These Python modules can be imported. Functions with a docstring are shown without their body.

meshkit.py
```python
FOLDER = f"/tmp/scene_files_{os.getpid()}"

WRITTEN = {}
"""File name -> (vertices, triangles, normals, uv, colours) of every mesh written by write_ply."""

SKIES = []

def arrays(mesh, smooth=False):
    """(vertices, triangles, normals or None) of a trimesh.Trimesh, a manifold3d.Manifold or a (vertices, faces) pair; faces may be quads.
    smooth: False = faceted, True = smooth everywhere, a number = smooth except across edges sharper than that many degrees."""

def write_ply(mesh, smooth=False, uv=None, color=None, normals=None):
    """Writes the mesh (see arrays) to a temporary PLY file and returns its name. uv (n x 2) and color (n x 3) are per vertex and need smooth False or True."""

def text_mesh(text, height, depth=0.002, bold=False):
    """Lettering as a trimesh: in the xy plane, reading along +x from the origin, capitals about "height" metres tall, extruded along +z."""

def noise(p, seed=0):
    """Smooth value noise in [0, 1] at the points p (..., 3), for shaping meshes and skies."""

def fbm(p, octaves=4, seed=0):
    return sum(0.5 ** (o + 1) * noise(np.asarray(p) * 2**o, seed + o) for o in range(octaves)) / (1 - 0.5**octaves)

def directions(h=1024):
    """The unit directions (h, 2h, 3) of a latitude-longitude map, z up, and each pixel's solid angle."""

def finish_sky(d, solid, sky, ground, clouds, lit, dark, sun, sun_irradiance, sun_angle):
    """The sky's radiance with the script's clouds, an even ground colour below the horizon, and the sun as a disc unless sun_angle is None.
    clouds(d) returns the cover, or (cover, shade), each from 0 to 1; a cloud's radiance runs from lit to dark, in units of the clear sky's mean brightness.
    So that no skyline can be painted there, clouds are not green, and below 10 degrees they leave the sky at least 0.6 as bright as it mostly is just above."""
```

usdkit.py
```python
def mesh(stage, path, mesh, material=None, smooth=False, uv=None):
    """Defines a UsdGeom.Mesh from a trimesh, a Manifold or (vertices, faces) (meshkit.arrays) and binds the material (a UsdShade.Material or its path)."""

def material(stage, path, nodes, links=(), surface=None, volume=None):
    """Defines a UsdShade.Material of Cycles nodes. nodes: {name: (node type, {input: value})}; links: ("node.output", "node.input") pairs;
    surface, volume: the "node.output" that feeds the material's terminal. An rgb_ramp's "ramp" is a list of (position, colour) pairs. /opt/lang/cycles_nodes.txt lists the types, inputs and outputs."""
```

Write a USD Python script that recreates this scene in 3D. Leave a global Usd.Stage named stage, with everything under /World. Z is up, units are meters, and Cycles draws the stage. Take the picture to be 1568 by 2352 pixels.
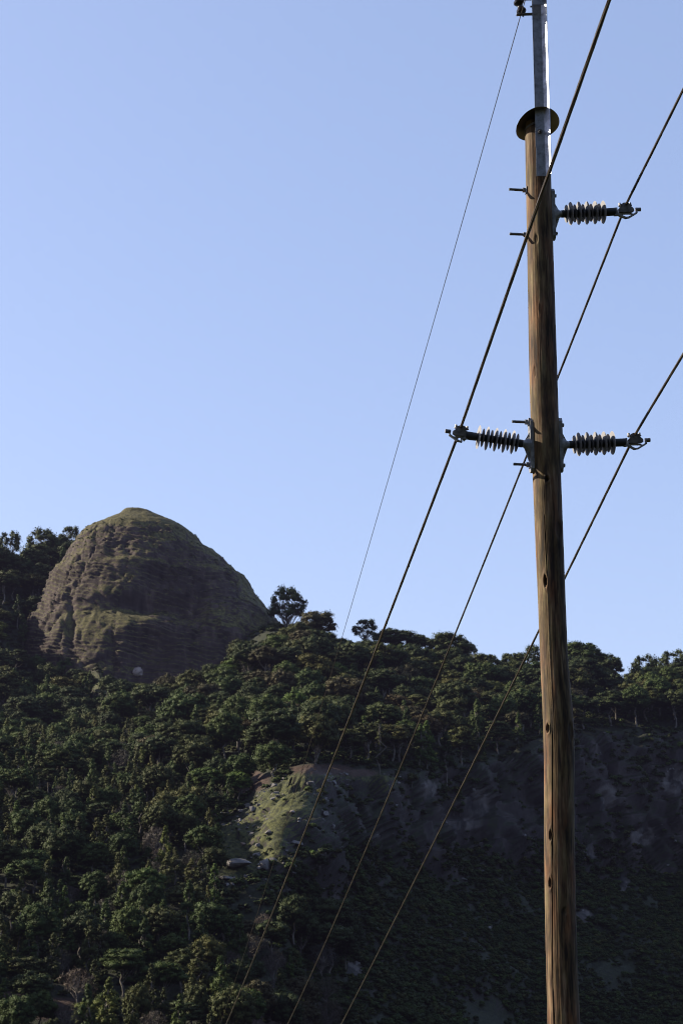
import math, random
import numpy as np, trimesh, usdkit
from meshkit import fbm, noise
from scipy.interpolate import PchipInterpolator
from scipy.spatial import ConvexHull
from pxr import Usd, UsdGeom, UsdLux, UsdShade, Gf, Sdf, Vt

stage = Usd.Stage.CreateInMemory()
UsdGeom.Xform.Define(stage, '/World')
UsdGeom.Scope.Define(stage, '/World/Looks')

# ------------------------------------------------------------------ camera, sky, sun, exposure
EYE, PITCH, FPX, CX, CY = 1.6, math.radians(13.5), 4000.0, 784.0, 1176.0
cam = UsdGeom.Camera.Define(stage, '/World/camera')
cam.AddTranslateOp().Set(Gf.Vec3d(0, 0, EYE))
cam.AddRotateXOp().Set(90 + math.degrees(PITCH))
cam.CreateHorizontalApertureAttr(24.0)
cam.CreateFocalLengthAttr(24.0 * FPX / 1568.0)
cam.CreateClippingRangeAttr(Gf.Vec2f(0.1, 20000))
cam.CreateFStopAttr(8.0)
cam.CreateFocusDistanceAttr(14.7)
cam.CreateExposureAttr(2.15)

SUN_ELEV, SUN_ROT = math.radians(28), math.radians(-76)
SUN = np.array([math.sin(SUN_ROT) * math.cos(SUN_ELEV), math.cos(SUN_ROT) * math.cos(SUN_ELEV), math.sin(SUN_ELEV)])
sky_mat = usdkit.material(stage, '/World/Looks/sky_look', {
    's': ('sky_texture', {'sky_type': 'single_scattering', 'sun_disc': False, 'sun_elevation': SUN_ELEV, 'sun_rotation': SUN_ROT,
                          'altitude': 600.0, 'air_density': 1.0, 'aerosol_density': 2.2, 'ozone_density': 3.0}),
    'gm': ('gamma', {'gamma': 0.5}),
    't': ('mix_color', {'blend_type': 'multiply', 'fac': 1.0, 'b': (0.80, 0.84, 1.04)}),
    'b': ('background_shader', {'strength': 0.1})}, [('s.color', 'gm.color'), ('gm.color', 't.a'), ('t.result', 'b.color')], surface='b.background')
sky = UsdLux.DomeLight.Define(stage, '/World/sky')
UsdShade.MaterialBindingAPI.Apply(sky.GetPrim()).Bind(sky_mat)
sky.GetPrim().SetCustomDataByKey('kind', 'structure')
sun = UsdLux.DistantLight.Define(stage, '/World/sun')
sun.CreateNormalizeAttr(True); sun.CreateIntensityAttr(0.74); sun.CreateAngleAttr(0.5); sun.CreateColorAttr(Gf.Vec3f(1.0, 0.87, 0.68))
_m = Gf.Matrix4d(1.0); _m.SetRotate(Gf.Rotation(Gf.Vec3d(0, 0, 1), Gf.Vec3d(*map(float, SUN))))
sun.AddTransformOp().Set(_m)

# ------------------------------------------------------------------ helpers
used = {}
def numbered(path):
    n = used.get(path, -1) + 1
    used[path] = n
    return path if n == 0 else '%s_%03d' % (path, n)

def tag(prim, label=None, cat=None, group=None, kind=None):
    for k, v in (('label', label), ('category', cat), ('group', group), ('kind', kind)):
        if v: prim.SetCustomDataByKey(k, v)
    return prim

def obj(name, mesh, mat, parent=None, smooth=30, normals=None, primvars=None):
    path = numbered((str(parent.GetPath()) if parent else '/World') + '/' + name)
    if normals is not None:
        v, f = mesh
        m = usdkit.mesh(stage, path, (v, f), mat, False)
        m.CreateNormalsAttr(Vt.Vec3fArray.FromNumpy(np.asarray(normals, np.float32))); m.SetNormalsInterpolation('vertex')
    else:
        m = usdkit.mesh(stage, path, mesh, mat, smooth)
    for k, a in (primvars or {}).items():
        UsdGeom.PrimvarsAPI(m).CreatePrimvar(k, Sdf.ValueTypeNames.FloatArray, 'vertex').Set(Vt.FloatArray.FromNumpy(np.asarray(a, np.float32)))
    return m.GetPrim()

def thing(name, loc=(0, 0, 0)):
    x = UsdGeom.Xform.Define(stage, numbered('/World/' + name))
    x.AddTranslateOp().Set(Gf.Vec3d(*map(float, loc)))
    return x.GetPrim()

def ray(x, y):
    u, v = (np.asarray(x, float) - CX) / FPX, (CY - np.asarray(y, float)) / FPX
    return np.stack([u + 0 * v, math.cos(PITCH) - v * math.sin(PITCH) + 0 * u, math.sin(PITCH) + v * math.cos(PITCH) + 0 * u], -1)

def at_depth(x, y, Y):                 # point of the plane y = Y seen in that direction
    r = ray(x, y)
    return np.array([0, 0, EYE]) + r * (Y / r[..., 1])[..., None] if np.ndim(x) else np.array([0, 0, EYE]) + r * Y / r[1]

def project(p):
    p = np.asarray(p, float) - [0, 0, EYE]
    d = p[..., 1] * math.cos(PITCH) + p[..., 2] * math.sin(PITCH)
    up = -p[..., 1] * math.sin(PITCH) + p[..., 2] * math.cos(PITCH)
    return np.stack([CX + FPX * p[..., 0] / d, CY - FPX * up / d, d], -1)

def unit(a):
    a = np.asarray(a, float)
    return a / np.maximum(np.linalg.norm(a, axis=-1, keepdims=True), 1e-12)

def grid_faces(n, m, wrap=False):
    i, j = np.meshgrid(np.arange(n - 1), np.arange(m if wrap else m - 1), indexing='ij')
    j2 = (j + 1) % m
    return np.stack([i * m + j, i * m + j2, (i + 1) * m + j2, (i + 1) * m + j], -1).reshape(-1, 4)

def tube(points, radii, sides=8, caps=True):
    p = np.asarray(points, float); t = unit(np.gradient(p, axis=0))
    ref = np.where(np.abs(t[:1, 2:]) < 0.9, [[0, 0, 1.0]], [[1.0, 0, 0]])
    a = unit(np.cross(t, ref)); b = np.cross(t, a)
    ang = np.arange(sides) * 2 * np.pi / sides
    r = np.broadcast_to(radii, (len(p),))
    v = p[:, None] + r[:, None, None] * (np.cos(ang)[None, :, None] * a[:, None] + np.sin(ang)[None, :, None] * b[:, None])
    f = grid_faces(len(p), sides, True)[:, ::-1]
    f = np.vstack([f[:, [0, 1, 2]], f[:, [0, 2, 3]]])
    v = v.reshape(-1, 3)
    if caps:
        n = len(v); v = np.vstack([v, p[:1], p[-1:]]); k = np.arange(sides); l = (len(p) - 1) * sides
        f = np.vstack([f, np.stack([np.full(sides, n), k, (k + 1) % sides], 1), np.stack([np.full(sides, n + 1), l + (k + 1) % sides, l + k], 1)])
    m = trimesh.Trimesh(v, f, process=False); m.fix_normals()
    return m

def hull(points):
    return trimesh.Trimesh(np.asarray(points, float), process=False).convex_hull

def box(lo, hi, bevel=0.0):
    lo, hi = np.asarray(lo, float), np.asarray(hi, float)
    if not bevel: return trimesh.creation.box(bounds=[lo, hi])
    pts = []
    for s in np.ndindex(2, 2, 2):
        c = np.where(s, hi - bevel, lo + bevel); e = np.where(s, bevel, -bevel)
        for k in range(3):
            q = c.copy(); q[k] += e[k]; pts.append(q)
    return hull(pts)

def lathe(profile, sides=24):          # profile: (r, z) pairs, about z
    p = np.array(profile, float); ang = np.arange(sides) * 2 * np.pi / sides
    v = np.stack([p[:, None, 0] * np.cos(ang), p[:, None, 0] * np.sin(ang), np.repeat(p[:, 1:2], sides, 1)], -1).reshape(-1, 3)
    f = grid_faces(len(p), sides, True)
    m = trimesh.Trimesh(v, np.vstack([f[:, [0, 1, 2]], f[:, [0, 2, 3]]]), process=True); m.fix_normals()
    return m

def join(*ms): return trimesh.util.concatenate(list(ms))
def placed(m, M):
    m = m.copy(); m.apply_transform(M); return m
def frame(origin, x, z):               # local x along x, z as near as may be to z
    x = unit(x); y = unit(np.cross(z, x)); z = np.cross(x, y)
    M = np.eye(4); M[:3, 0], M[:3, 1], M[:3, 2], M[:3, 3] = x, y, z, origin
    return M

# ------------------------------------------------------------------ materials
def mat(name, nodes, links, surface='p.BSDF'): return usdkit.material(stage, '/World/Looks/' + name, nodes, links, surface=surface)

def leaf_mat(name, dark, light, warm, translucent=0.12):
    return mat(name, {
        'g': ('geometry', {}), 'o': ('object_info', {}),
        'n': ('noise_texture', {'scale': 0.35, 'detail': 4.0, 'roughness': 0.65}),
        'r': ('rgb_ramp', {'ramp': [(0.32, dark), (0.68, light)]}),
        'hr': ('rgb_ramp', {'ramp': [(0.0, (0.6, 0.66, 0.66)), (0.3, (0.8, 0.85, 0.8)), (0.6, (0.92, 0.92, 0.92)), (0.85, warm), (0.92, (1.0, 1.08, 0.8)), (1.0, (1.3, 1.4, 0.9))]}),
        'x': ('mix_color', {'blend_type': 'multiply', 'fac': 1.0}),
        'p': ('principled_bsdf', {'roughness': 0.7, 'specular_ior_level': 0.12}), 't': ('translucent_bsdf', {}), 'm': ('mix_closure', {'fac': translucent})},
        [('g.position', 'n.vector'), ('n.fac', 'r.fac'), ('o.random', 'hr.fac'), ('r.color', 'x.a'), ('hr.color', 'x.b'), ('x.result', 'p.base_color'), ('x.result', 't.color'),
         ('p.BSDF', 'm.closure1'), ('t.BSDF', 'm.closure2')], 'm.closure')

LEAF_DARK = leaf_mat('leaf_dark_green', (0.018, 0.028, 0.01), (0.048, 0.063, 0.02), (1.0, 0.92, 0.78))
LEAF_OLIVE = leaf_mat('leaf_olive', (0.028, 0.036, 0.011), (0.074, 0.078, 0.023), (1.05, 0.92, 0.75))
LEAF_GREEN = leaf_mat('leaf_mid_green', (0.021, 0.037, 0.01), (0.056, 0.08, 0.021), (0.98, 0.95, 0.8))
LEAF_RED = leaf_mat('leaf_reddish', (0.031, 0.031, 0.014), (0.065, 0.056, 0.026), (1.1, 0.9, 0.8))
TWIG = leaf_mat('grey_brown_twigs', (0.038, 0.035, 0.031), (0.072, 0.064, 0.054), (1.1, 0.95, 0.9), 0.1)
BARK = mat('bark', {'g': ('geometry', {}), 'n': ('noise_texture', {'scale': 1.2, 'detail': 5.0}), 'r': ('rgb_ramp', {'ramp': [(0.3, (0.045, 0.038, 0.032)), (0.7, (0.12, 0.105, 0.09))]}),
                    'p': ('principled_bsdf', {'roughness': 0.85})}, [('g.position', 'n.vector'), ('n.fac', 'r.fac'), ('r.color', 'p.base_color')])

def ground_mat(name, rock_lo, rock_hi, grass_lo, grass_hi, steep, soft, use_masks, big=0.6, beds=0.0, stain=(0.13, 0.13, 0.07)):
    nodes = {
        'g': ('geometry', {}), 'sx': ('separate_xyz', {}),
        'n1': ('noise_texture', {'scale': 0.09, 'detail': 7.0, 'roughness': 0.65}), 'n2': ('noise_texture', {'scale': 0.8, 'detail': 6.0, 'roughness': 0.7}),
        'mp': ('mapping', {'scale': stain, 'rotation': (0.08, 0.1, 0.4)}), 'n3': ('noise_texture', {'scale': 1.0, 'detail': 5.0, 'roughness': 0.6}),
        'rr': ('rgb_ramp', {'ramp': [(0.3, rock_lo), (0.55, tuple(0.7 * a + 0.3 * b for a, b in zip(rock_lo, rock_hi))), (0.75, rock_hi)]}),
        'rg': ('rgb_ramp', {'ramp': [(0.36, grass_lo), (0.64, grass_hi)]}),
        'n4': ('noise_texture', {'scale': 0.035, 'detail': 5.0, 'roughness': 0.6}), 'm4': ('math', {'math_type': 'subtract', 'value2': 0.5}), 'a4': ('math', {'math_type': 'multiply_add', 'value2': big}), 'mb': ('mapping', {'scale': (0.03, 0.03, 0.42), 'rotation': (0.04, -0.16, 0.0)}), 'n5': ('noise_texture', {'scale': 1.0, 'detail': 5.0, 'roughness': 0.6}), 'm5': ('math', {'math_type': 'subtract', 'value2': 0.5}), 'a5': ('math', {'math_type': 'multiply_add', 'value2': beds}), 'ad': ('math', {'math_type': 'multiply_add', 'value2': 0.7}), 'nm': ('math', {'math_type': 'subtract', 'value2': 0.5}),
        'k': ('map_range', {'from_min': steep - soft, 'from_max': steep + soft, 'clamp': True}),
        'c': ('mix_color', {'blend_type': 'mix'}), 'bp': ('bump', {'strength': 0.8, 'distance': 0.5}),
        'p': ('principled_bsdf', {'roughness': 0.9, 'specular_ior_level': 0.2})}
    links = [('g.position', 'n1.vector'), ('g.position', 'n2.vector'), ('g.position', 'mp.vector'), ('mp.vector', 'n3.vector'), ('n3.fac', 'rr.fac'), ('n2.fac', 'rg.fac'),
             ('g.true_normal', 'sx.vector'), ('n2.fac', 'nm.value1'), ('nm.value', 'ad.value1'), ('g.position', 'n4.vector'), ('n4.fac', 'm4.value1'), ('m4.value', 'a4.value1'), ('g.position', 'mb.vector'), ('mb.vector', 'n5.vector'), ('n5.fac', 'm5.value1'), ('m5.value', 'a5.value1'), ('sx.z', 'a5.value3'), ('a5.value', 'a4.value3'), ('a4.value', 'ad.value3'), ('ad.value', 'k.value'), ('k.result', 'c.fac'),
             ('rr.color', 'c.a'), ('rg.color', 'c.b'), ('n2.fac', 'bp.height'), ('bp.normal', 'p.normal')]
    if not use_masks:
        return mat(name, nodes, links + [('c.result', 'p.base_color')])
    nodes |= {'as': ('attribute', {'attribute': 'soil'}), 'cs': ('mix_color', {'blend_type': 'mix'}), 'rs': ('rgb_ramp', {'ramp': [(0.3, (0.024, 0.016, 0.012)), (0.7, (0.052, 0.032, 0.024))]}),
              'ag': ('attribute', {'attribute': 'meadow'}), 'cg': ('mix_color', {'blend_type': 'mix'}), 'rm': ('rgb_ramp', {'ramp': [(0.40, (0.011, 0.015, 0.006)), (0.60, (0.060, 0.064, 0.020))]}),
              'mk': ('math', {'math_type': 'multiply'}),
              'ap': ('attribute', {'attribute': 'pale'}), 'cp': ('mix_color', {'blend_type': 'mix'}), 'rp': ('rgb_ramp', {'ramp': [(0.40, (0.018, 0.017, 0.017)), (0.56, (0.10, 0.088, 0.082))]})}
    links += [('n2.fac', 'rs.fac'), ('n2.fac', 'rm.fac'), ('c.result', 'cg.a'), ('rm.color', 'cg.b'), ('ag.fac', 'mk.value1'), ('k.result', 'mk.value2'), ('mk.value', 'cg.fac'),
              ('cg.result', 'cs.a'), ('rs.color', 'cs.b'), ('as.fac', 'cs.fac'), ('n3.fac', 'rp.fac'), ('cs.result', 'cp.a'), ('rp.color', 'cp.b'), ('ap.fac', 'cp.fac'), ('cp.result', 'p.base_color')]
    return mat(name, nodes, links)

HILL = ground_mat('hillside_ground', (0.011, 0.0092, 0.0092), (0.055, 0.046, 0.043), (0.005, 0.007, 0.004), (0.019, 0.024, 0.010), 0.34, 0.14, True, 1.0, 0.5)
DOME = ground_mat('dome_rock', (0.014, 0.010, 0.0105), (0.072, 0.053, 0.048), (0.019, 0.019, 0.008), (0.074, 0.067, 0.024), 0.31, 0.13, False, 0.9, 1.6, (0.28, 0.28, 0.035))
ROCK = mat('grey_boulder', {'g': ('geometry', {}), 'n': ('noise_texture', {'scale': 0.7, 'detail': 7.0, 'roughness': 0.7}), 'r': ('rgb_ramp', {'ramp': [(0.3, (0.045, 0.042, 0.042)), (0.7, (0.15, 0.14, 0.135))]}),
                            'b': ('bump', {'strength': 0.7, 'distance': 0.4}), 'p': ('principled_bsdf', {'roughness': 0.85})},
           [('g.position', 'n.vector'), ('n.fac', 'r.fac'), ('r.color', 'p.base_color'), ('n.fac', 'b.height'), ('b.normal', 'p.normal')])
PALE = mat('pale_boulder', {'g': ('geometry', {}), 'n': ('noise_texture', {'scale': 0.7, 'detail': 6.0}), 'r': ('rgb_ramp', {'ramp': [(0.3, (0.12, 0.095, 0.085)), (0.7, (0.26, 0.215, 0.195))]}),
                            'p': ('principled_bsdf', {'roughness': 0.85})}, [('g.position', 'n.vector'), ('n.fac', 'r.fac'), ('r.color', 'p.base_color')])

# ------------------------------------------------------------------ hillside: one sheet of ground, from underfoot to the far horizon
# each column of the sheet is a profile: knots (height as seen from the eye, distance)
KN = ['B', 'C', 'D', 'E', 'F', 'G']
COLS = {  # bearing : foot, lower slope, base of the steep part, its top, upper slope, ridge
    -900: [(2400, 420), (2150, 500), (1950, 580), (1700, 680), (1560, 830), (1260, 980)],
    -350: [(2400, 360), (2180, 430), (1980, 510), (1760, 610), (1640, 800), (1290, 940)],
    0:    [(2430, 320), (2200, 372), (2000, 442), (1800, 535), (1610, 765), (1305, 905)],
    150:  [(2430, 320), (2200, 375), (2000, 445), (1810, 535), (1640, 770), (1295, 935)],
    300:  [(2430, 322), (2200, 380), (2000, 450), (1830, 540), (1715, 650), (1625, 780)],
    480:  [(2430, 328), (2210, 385), (2010, 445), (1840, 530), (1670, 670), (1560, 800)],
    560:  [(2430, 335), (2230, 392), (2040, 438), (1850, 515), (1640, 670), (1478, 805)],
    640:  [(2430, 350), (2230, 402), (2010, 440), (1835, 490), (1640, 650), (1436, 815)],
    720:  [(2430, 380), (2220, 432), (2000, 470), (1792, 512), (1650, 655), (1463, 825)],
    880:  [(2430, 420), (2210, 482), (1960, 530), (1790, 552), (1650, 680), (1492, 835)],
    1100: [(2430, 470), (2200, 540), (1950, 603), (1765, 625), (1640, 735), (1546, 840)],
    1300: [(2430, 510), (2200, 590), (1960, 665), (1705, 690), (1630, 765), (1548, 850)],
    1430: [(2430, 535), (2200, 615), (1970, 695), (1690, 722), (1640, 790), (1610, 860)],
    1568: [(2430, 560), (2200, 640), (1980, 720), (1690, 748), (1630, 810), (1566, 870)],
    1950: [(2430, 600), (2200, 690), (1960, 770), (1660, 800), (1600, 870), (1530, 930)],
    2500: [(2430, 620), (2200, 720), (1950, 820), (1680, 870), (1560, 950), (1450, 1020)]}
_q = trimesh.transformations.euler_matrix(0.55, 0.83, 0.37)[:3, :3]
_fbm = fbm
def fbm(p, octaves=4, seed=0): return _fbm(np.asarray(p, float) @ _q.T + 17.3 * seed, octaves, seed)
xs = np.array(sorted(COLS)); kk = np.array([COLS[x] for x in xs], float)
elev = np.arctan2((CY - kk[..., 0]) / FPX * math.cos(PITCH) + math.sin(PITCH), math.cos(PITCH) - (CY - kk[..., 0]) / FPX * math.sin(PITCH))
azs = np.arctan2((xs - CX) / FPX, 0.97)
Rk, Zk = kk[..., 1], EYE + kk[..., 1] * np.tan(elev)
# rings in front of the foot and behind the ridge
near = [(0.0, 0.0), (3.0, -0.02), (9.0, -0.15), (18.0, -1.0), (45.0, -9.0), (110.0, -27.0), (200.0, -44.0)]
Rk = np.hstack([np.tile([n[0] for n in near], (len(xs), 1)), Rk, Rk[:, -1:] + [[60, 160, 500, 1600]]])
Zk = np.hstack([np.tile([n[1] for n in near], (len(xs), 1)), Zk, Zk[:, -1:] * [[0.93, 0.7, 0.3, 0.1]]])
fr, fz = PchipInterpolator(azs, Rk, axis=0), PchipInterpolator(azs, Zk, axis=0)
NB = len(near)                                     # knot index of 'B'
gen_r = np.array([n[0] for n in near] + [300, 400, 500, 620, 760, 950, 1010, 1110, 1450, 2500.0])
gen_z = np.array([n[1] for n in near] + [-40, -20, 5, 30, 55, 75, 70, 52, 20, 0.0])

def profile(az):
    """knots (r, z) at these bearings; beyond the mapped bearings the valley is ringed by plain hills"""
    az = np.asarray(az, float)
    a = np.clip(az, azs[0], azs[-1])
    w = np.clip((np.abs(az - a)) / 0.5, 0, 1)[..., None]; w = w * w * (3 - 2 * w)
    rr, zz_ = fr(a) * (1 - w) + gen_r * w, fz(a) * (1 - w) + gen_z * w
    dev = np.abs((az - math.radians(165) + math.pi) % (2 * math.pi) - math.pi)      # the line climbs the slope behind the viewer
    b = np.clip((math.radians(95) - dev) / math.radians(35), 0, 1)[..., None]; b = b * b * (3 - 2 * b)
    return rr, zz_ * (1 - b) + b * np.interp(rr, [0, 3, 9, 20, 60, 200, 400, 900, 2500], [0, 0.1, 2.5, 11, 47, 170, 290, 310, 250])

front = np.linspace(-0.235, 0.235, 330)
side = np.concatenate([np.linspace(-0.8, -0.245, 44), front, np.linspace(0.245, 0.8, 44), np.linspace(0.9, 2 * np.pi - 0.9, 60)])
counts = [1, 2, 3, 6, 8, 8, 12, 60, 62, 66, 62, 52, 12, 8, 6, 5]
u_rows = np.concatenate([np.arange(c) / c + i for i, c in enumerate(counts)] + [[len(counts)]])
u_rows = u_rows[1:]
Rc, Zc = profile(side)
knots = np.arange(Rc.shape[1])
pr, pz = PchipInterpolator(knots, Rc, axis=1), PchipInterpolator(knots, Zc, axis=1)
R, Z = pr(u_rows), pz(u_rows)                      # columns x rows
AZ = np.repeat(side[:, None], R.shape[1], 1); U = np.repeat(u_rows[None], len(side), 0)
P0 = np.stack([R * np.sin(AZ), R * np.cos(AZ), Z], -1)
inner_x = np.clip((AZ - 0.0) / 0.01, -99, 99)
PX = CX + np.tan(AZ) * 0.97 * FPX                  # bearing in the units of COLS
def smooth(a, b, x):
    t = np.clip((x - a) / (b - a), 0, 1); return t * t * (3 - 2 * t)
cliff = smooth(600, 700, PX) * smooth(NB + 1.6, NB + 2.1, U) * (1 - smooth(NB + 2.95, NB + 3.15, U)) * (1 - smooth(2600, 3200, PX))
gully = smooth(600, 720, PX) * smooth(NB + 0.2, NB + 1.0, U) * (1 - smooth(NB + 1.7, NB + 2.1, U))
nose = smooth(490, 560, PX) * (1 - smooth(700, 760, PX)) * smooth(NB + 1.6, NB + 2.0, U) * (1 - smooth(NB + 3.0, NB + 3.3, U))
hill = smooth(NB - 0.5, NB + 0.5, U) * (1 - smooth(NB + 6, NB + 8, U))
tang = np.stack([np.gradient(P0[..., k], axis=1) for k in range(3)], -1)
tang2 = np.stack([np.gradient(P0[..., k], axis=0) for k in range(3)], -1)
N0 = unit(np.cross(tang2, tang)); N0 *= np.sign(N0[..., 2:3] + 1e-9)
d = hill * (9 * (fbm(P0 * 0.012, 4, 3) - 0.5) + 2.5 * (fbm(P0 * 0.09, 4, 5) - 0.5))
led = np.modf((P0[..., 2] + 7 * fbm(P0 * 0.03, 3, 9) + 0.05 * P0[..., 0]) / 7.5 + 50)[0]
d += cliff * (1.8 * (led - 0.5) + 18 * (fbm(P0 * [0.022, 0.022, 0.012], 5, 11) - 0.5) + 5.0 * (fbm(P0 * [0.11, 0.11, 0.08], 4, 12) - 0.5))
blk = fbm(P0 * [0.045, 0.045, 0.03], 3, 13) * 9; blk = np.floor(blk) + smooth(0.0, 0.25, np.modf(blk)[0])
d += cliff * 3.6 * (blk - 4.5)
d += gully * (26 * (fbm(P0 * [0.012, 0.012, 0.012], 5, 15) - 0.5) + 4 * (fbm(P0 * 0.1, 4, 16) - 0.5))
led2 = np.modf((P0[..., 2] + 5 * fbm(P0 * 0.05, 3, 19)) / 3.6 + 50)[0]
d += nose * (3.2 * (fbm(P0 * 0.33, 3, 23) - 0.5) + 6.5 * (fbm(P0 * 0.11, 5, 21) - 0.5))
P1 = P0 + N0 * d[..., None]
soil = np.zeros(R.shape); meadow = np.zeros(R.shape)
pj = project(P1)
def patch(x, y, w, h, lo=0.8, hi=1.25):            # mask round the ground that lies there, by real distance
    c = np.abs((pj[..., 0] - x) / w) ** 2 + np.abs((pj[..., 1] - y) / h) ** 2 + 0.8 * (fbm(P1 * 0.12, 4, 31) - 0.5)
    return (1 - smooth(lo, hi, c)) * (pj[..., 2] > 0) * (U > NB - 0.6) * (U < NB + 5)
for x, y, w, h in ((560, 1795, 62, 26), (735, 1768, 75, 12), (820, 1776, 50, 9), (120, 2318, 105, 26), (640, 2350, 80, 20), (460, 1835, 30, 10), (35, 2288, 30, 12)):
    soil = np.maximum(soil, patch(x, y, w, h))
for x, y, w, h in ((655, 1850, 75, 45), (590, 1925, 90, 55), (545, 1985, 50, 40), (200, 1570, 80, 22), (780, 1790, 130, 20), (880, 1800, 40, 14)):
    meadow = np.maximum(meadow, patch(x, y, w, h))
pale = np.zeros(R.shape)
for x, y, w, h in ((985, 1812, 22, 26), (1060, 1893, 62, 16), (1098, 1845, 46, 40), (876, 1905, 12, 34), (1395, 1830, 26, 40), (1545, 1790, 30, 46), (1480, 1920, 40, 26), (1352, 1960, 16, 26), (1430, 2030, 18, 30), (812, 2230, 22, 26), (1340, 2105, 26, 22)):
    pale = np.maximum(pale, 0.8 * patch(x, y, w, h, 0.5, 0.75))
nrow, ncol = R.shape[1], R.shape[0]
verts = np.vstack([P1.transpose(1, 0, 2).reshape(-1, 3), [[0, 0, 0]]])
fq = grid_faces(nrow, ncol, True)
ft = np.vstack([fq[:, [0, 1, 2]], fq[:, [0, 2, 3]], np.stack([np.full(ncol, len(verts) - 1), (np.arange(ncol) + 1) % ncol, np.arange(ncol)], 1)])
tm = trimesh.Trimesh(verts, ft, process=False)
if tm.face_normals[:, 2].mean() < 0: ft = ft[:, ::-1]
flat = lambda a: np.append(a.T.reshape(-1), 0.0)
tag(obj('hillside', (verts, ft), HILL, smooth=True, primvars={'soil': flat(soil), 'meadow': flat(meadow), 'pale': flat(pale)}), kind='structure')

def ground_z(x, y):                                # height of the displaced sheet
    az, r = np.arctan2(x, y), np.hypot(x, y)
    i = np.clip(np.searchsorted(front, az), 1, len(front) - 1) + 44
    best = i if abs(side[i] - az) < abs(side[i - 1] - az) else i - 1
    rr = np.hypot(P1[best, :, 0], P1[best, :, 1])
    return float(np.interp(r, np.maximum.accumulate(rr), P1[best, :, 2]))

def ground_at(px, py, u0=NB - 0.8):                # first ground met in that direction, as (r, point)
    az = math.atan2((px - CX) / FPX, math.cos(PITCH) - (CY - py) / FPX * math.sin(PITCH))
    i = 44 + int(np.clip(np.searchsorted(front, az), 0, len(front) - 1))
    y = pj[i, :, 1]; ok = (u_rows > u0) & (u_rows <= NB + 5.0)
    idx = np.where(ok & (y <= py))[0]
    j = idx[0] if len(idx) else np.where(ok)[0][np.argmin(y[ok])]
    return P1[i, j], u_rows[j]

# ------------------------------------------------------------------ the rock dome
YL = [(1166, 302), (1170, 288), (1181, 274), (1198, 240), (1216, 200), (1241, 170), (1266, 150), (1296, 133), (1326, 108), (1366, 94), (1411, 75), (1456, 55), (1520, 35), (1600, 10), (1680, -20)]
YR = [(1166, 306), (1170, 330), (1182, 360), (1206, 413), (1221, 442), (1246, 475), (1288, 525), (1316, 552), (1333, 576), (1373, 602), (1396, 625), (1426, 652), (1470, 692), (1520, 722), (1600, 760), (1680, 790)]
yy = np.concatenate([1166 + 110 * np.linspace(0, 1, 60) ** 1.6, np.linspace(1277, 1670, 200)])
xl = PchipInterpolator(*np.array(YL, float).T)(yy); xr = PchipInterpolator(*np.array(YR, float).T)(yy)
DC = 845.0
sc = DC / FPX
zc = at_depth(0.0 * yy + CX, yy, DC)[:, 2]
cx = (at_depth(xl, yy, DC)[:, 0] + at_depth(xr, yy, DC)[:, 0]) / 2
hw = (at_depth(xr, yy, DC)[:, 0] - at_depth(xl, yy, DC)[:, 0]) / 2
th = np.linspace(0, 2 * np.pi, 420, endpoint=False)
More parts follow.
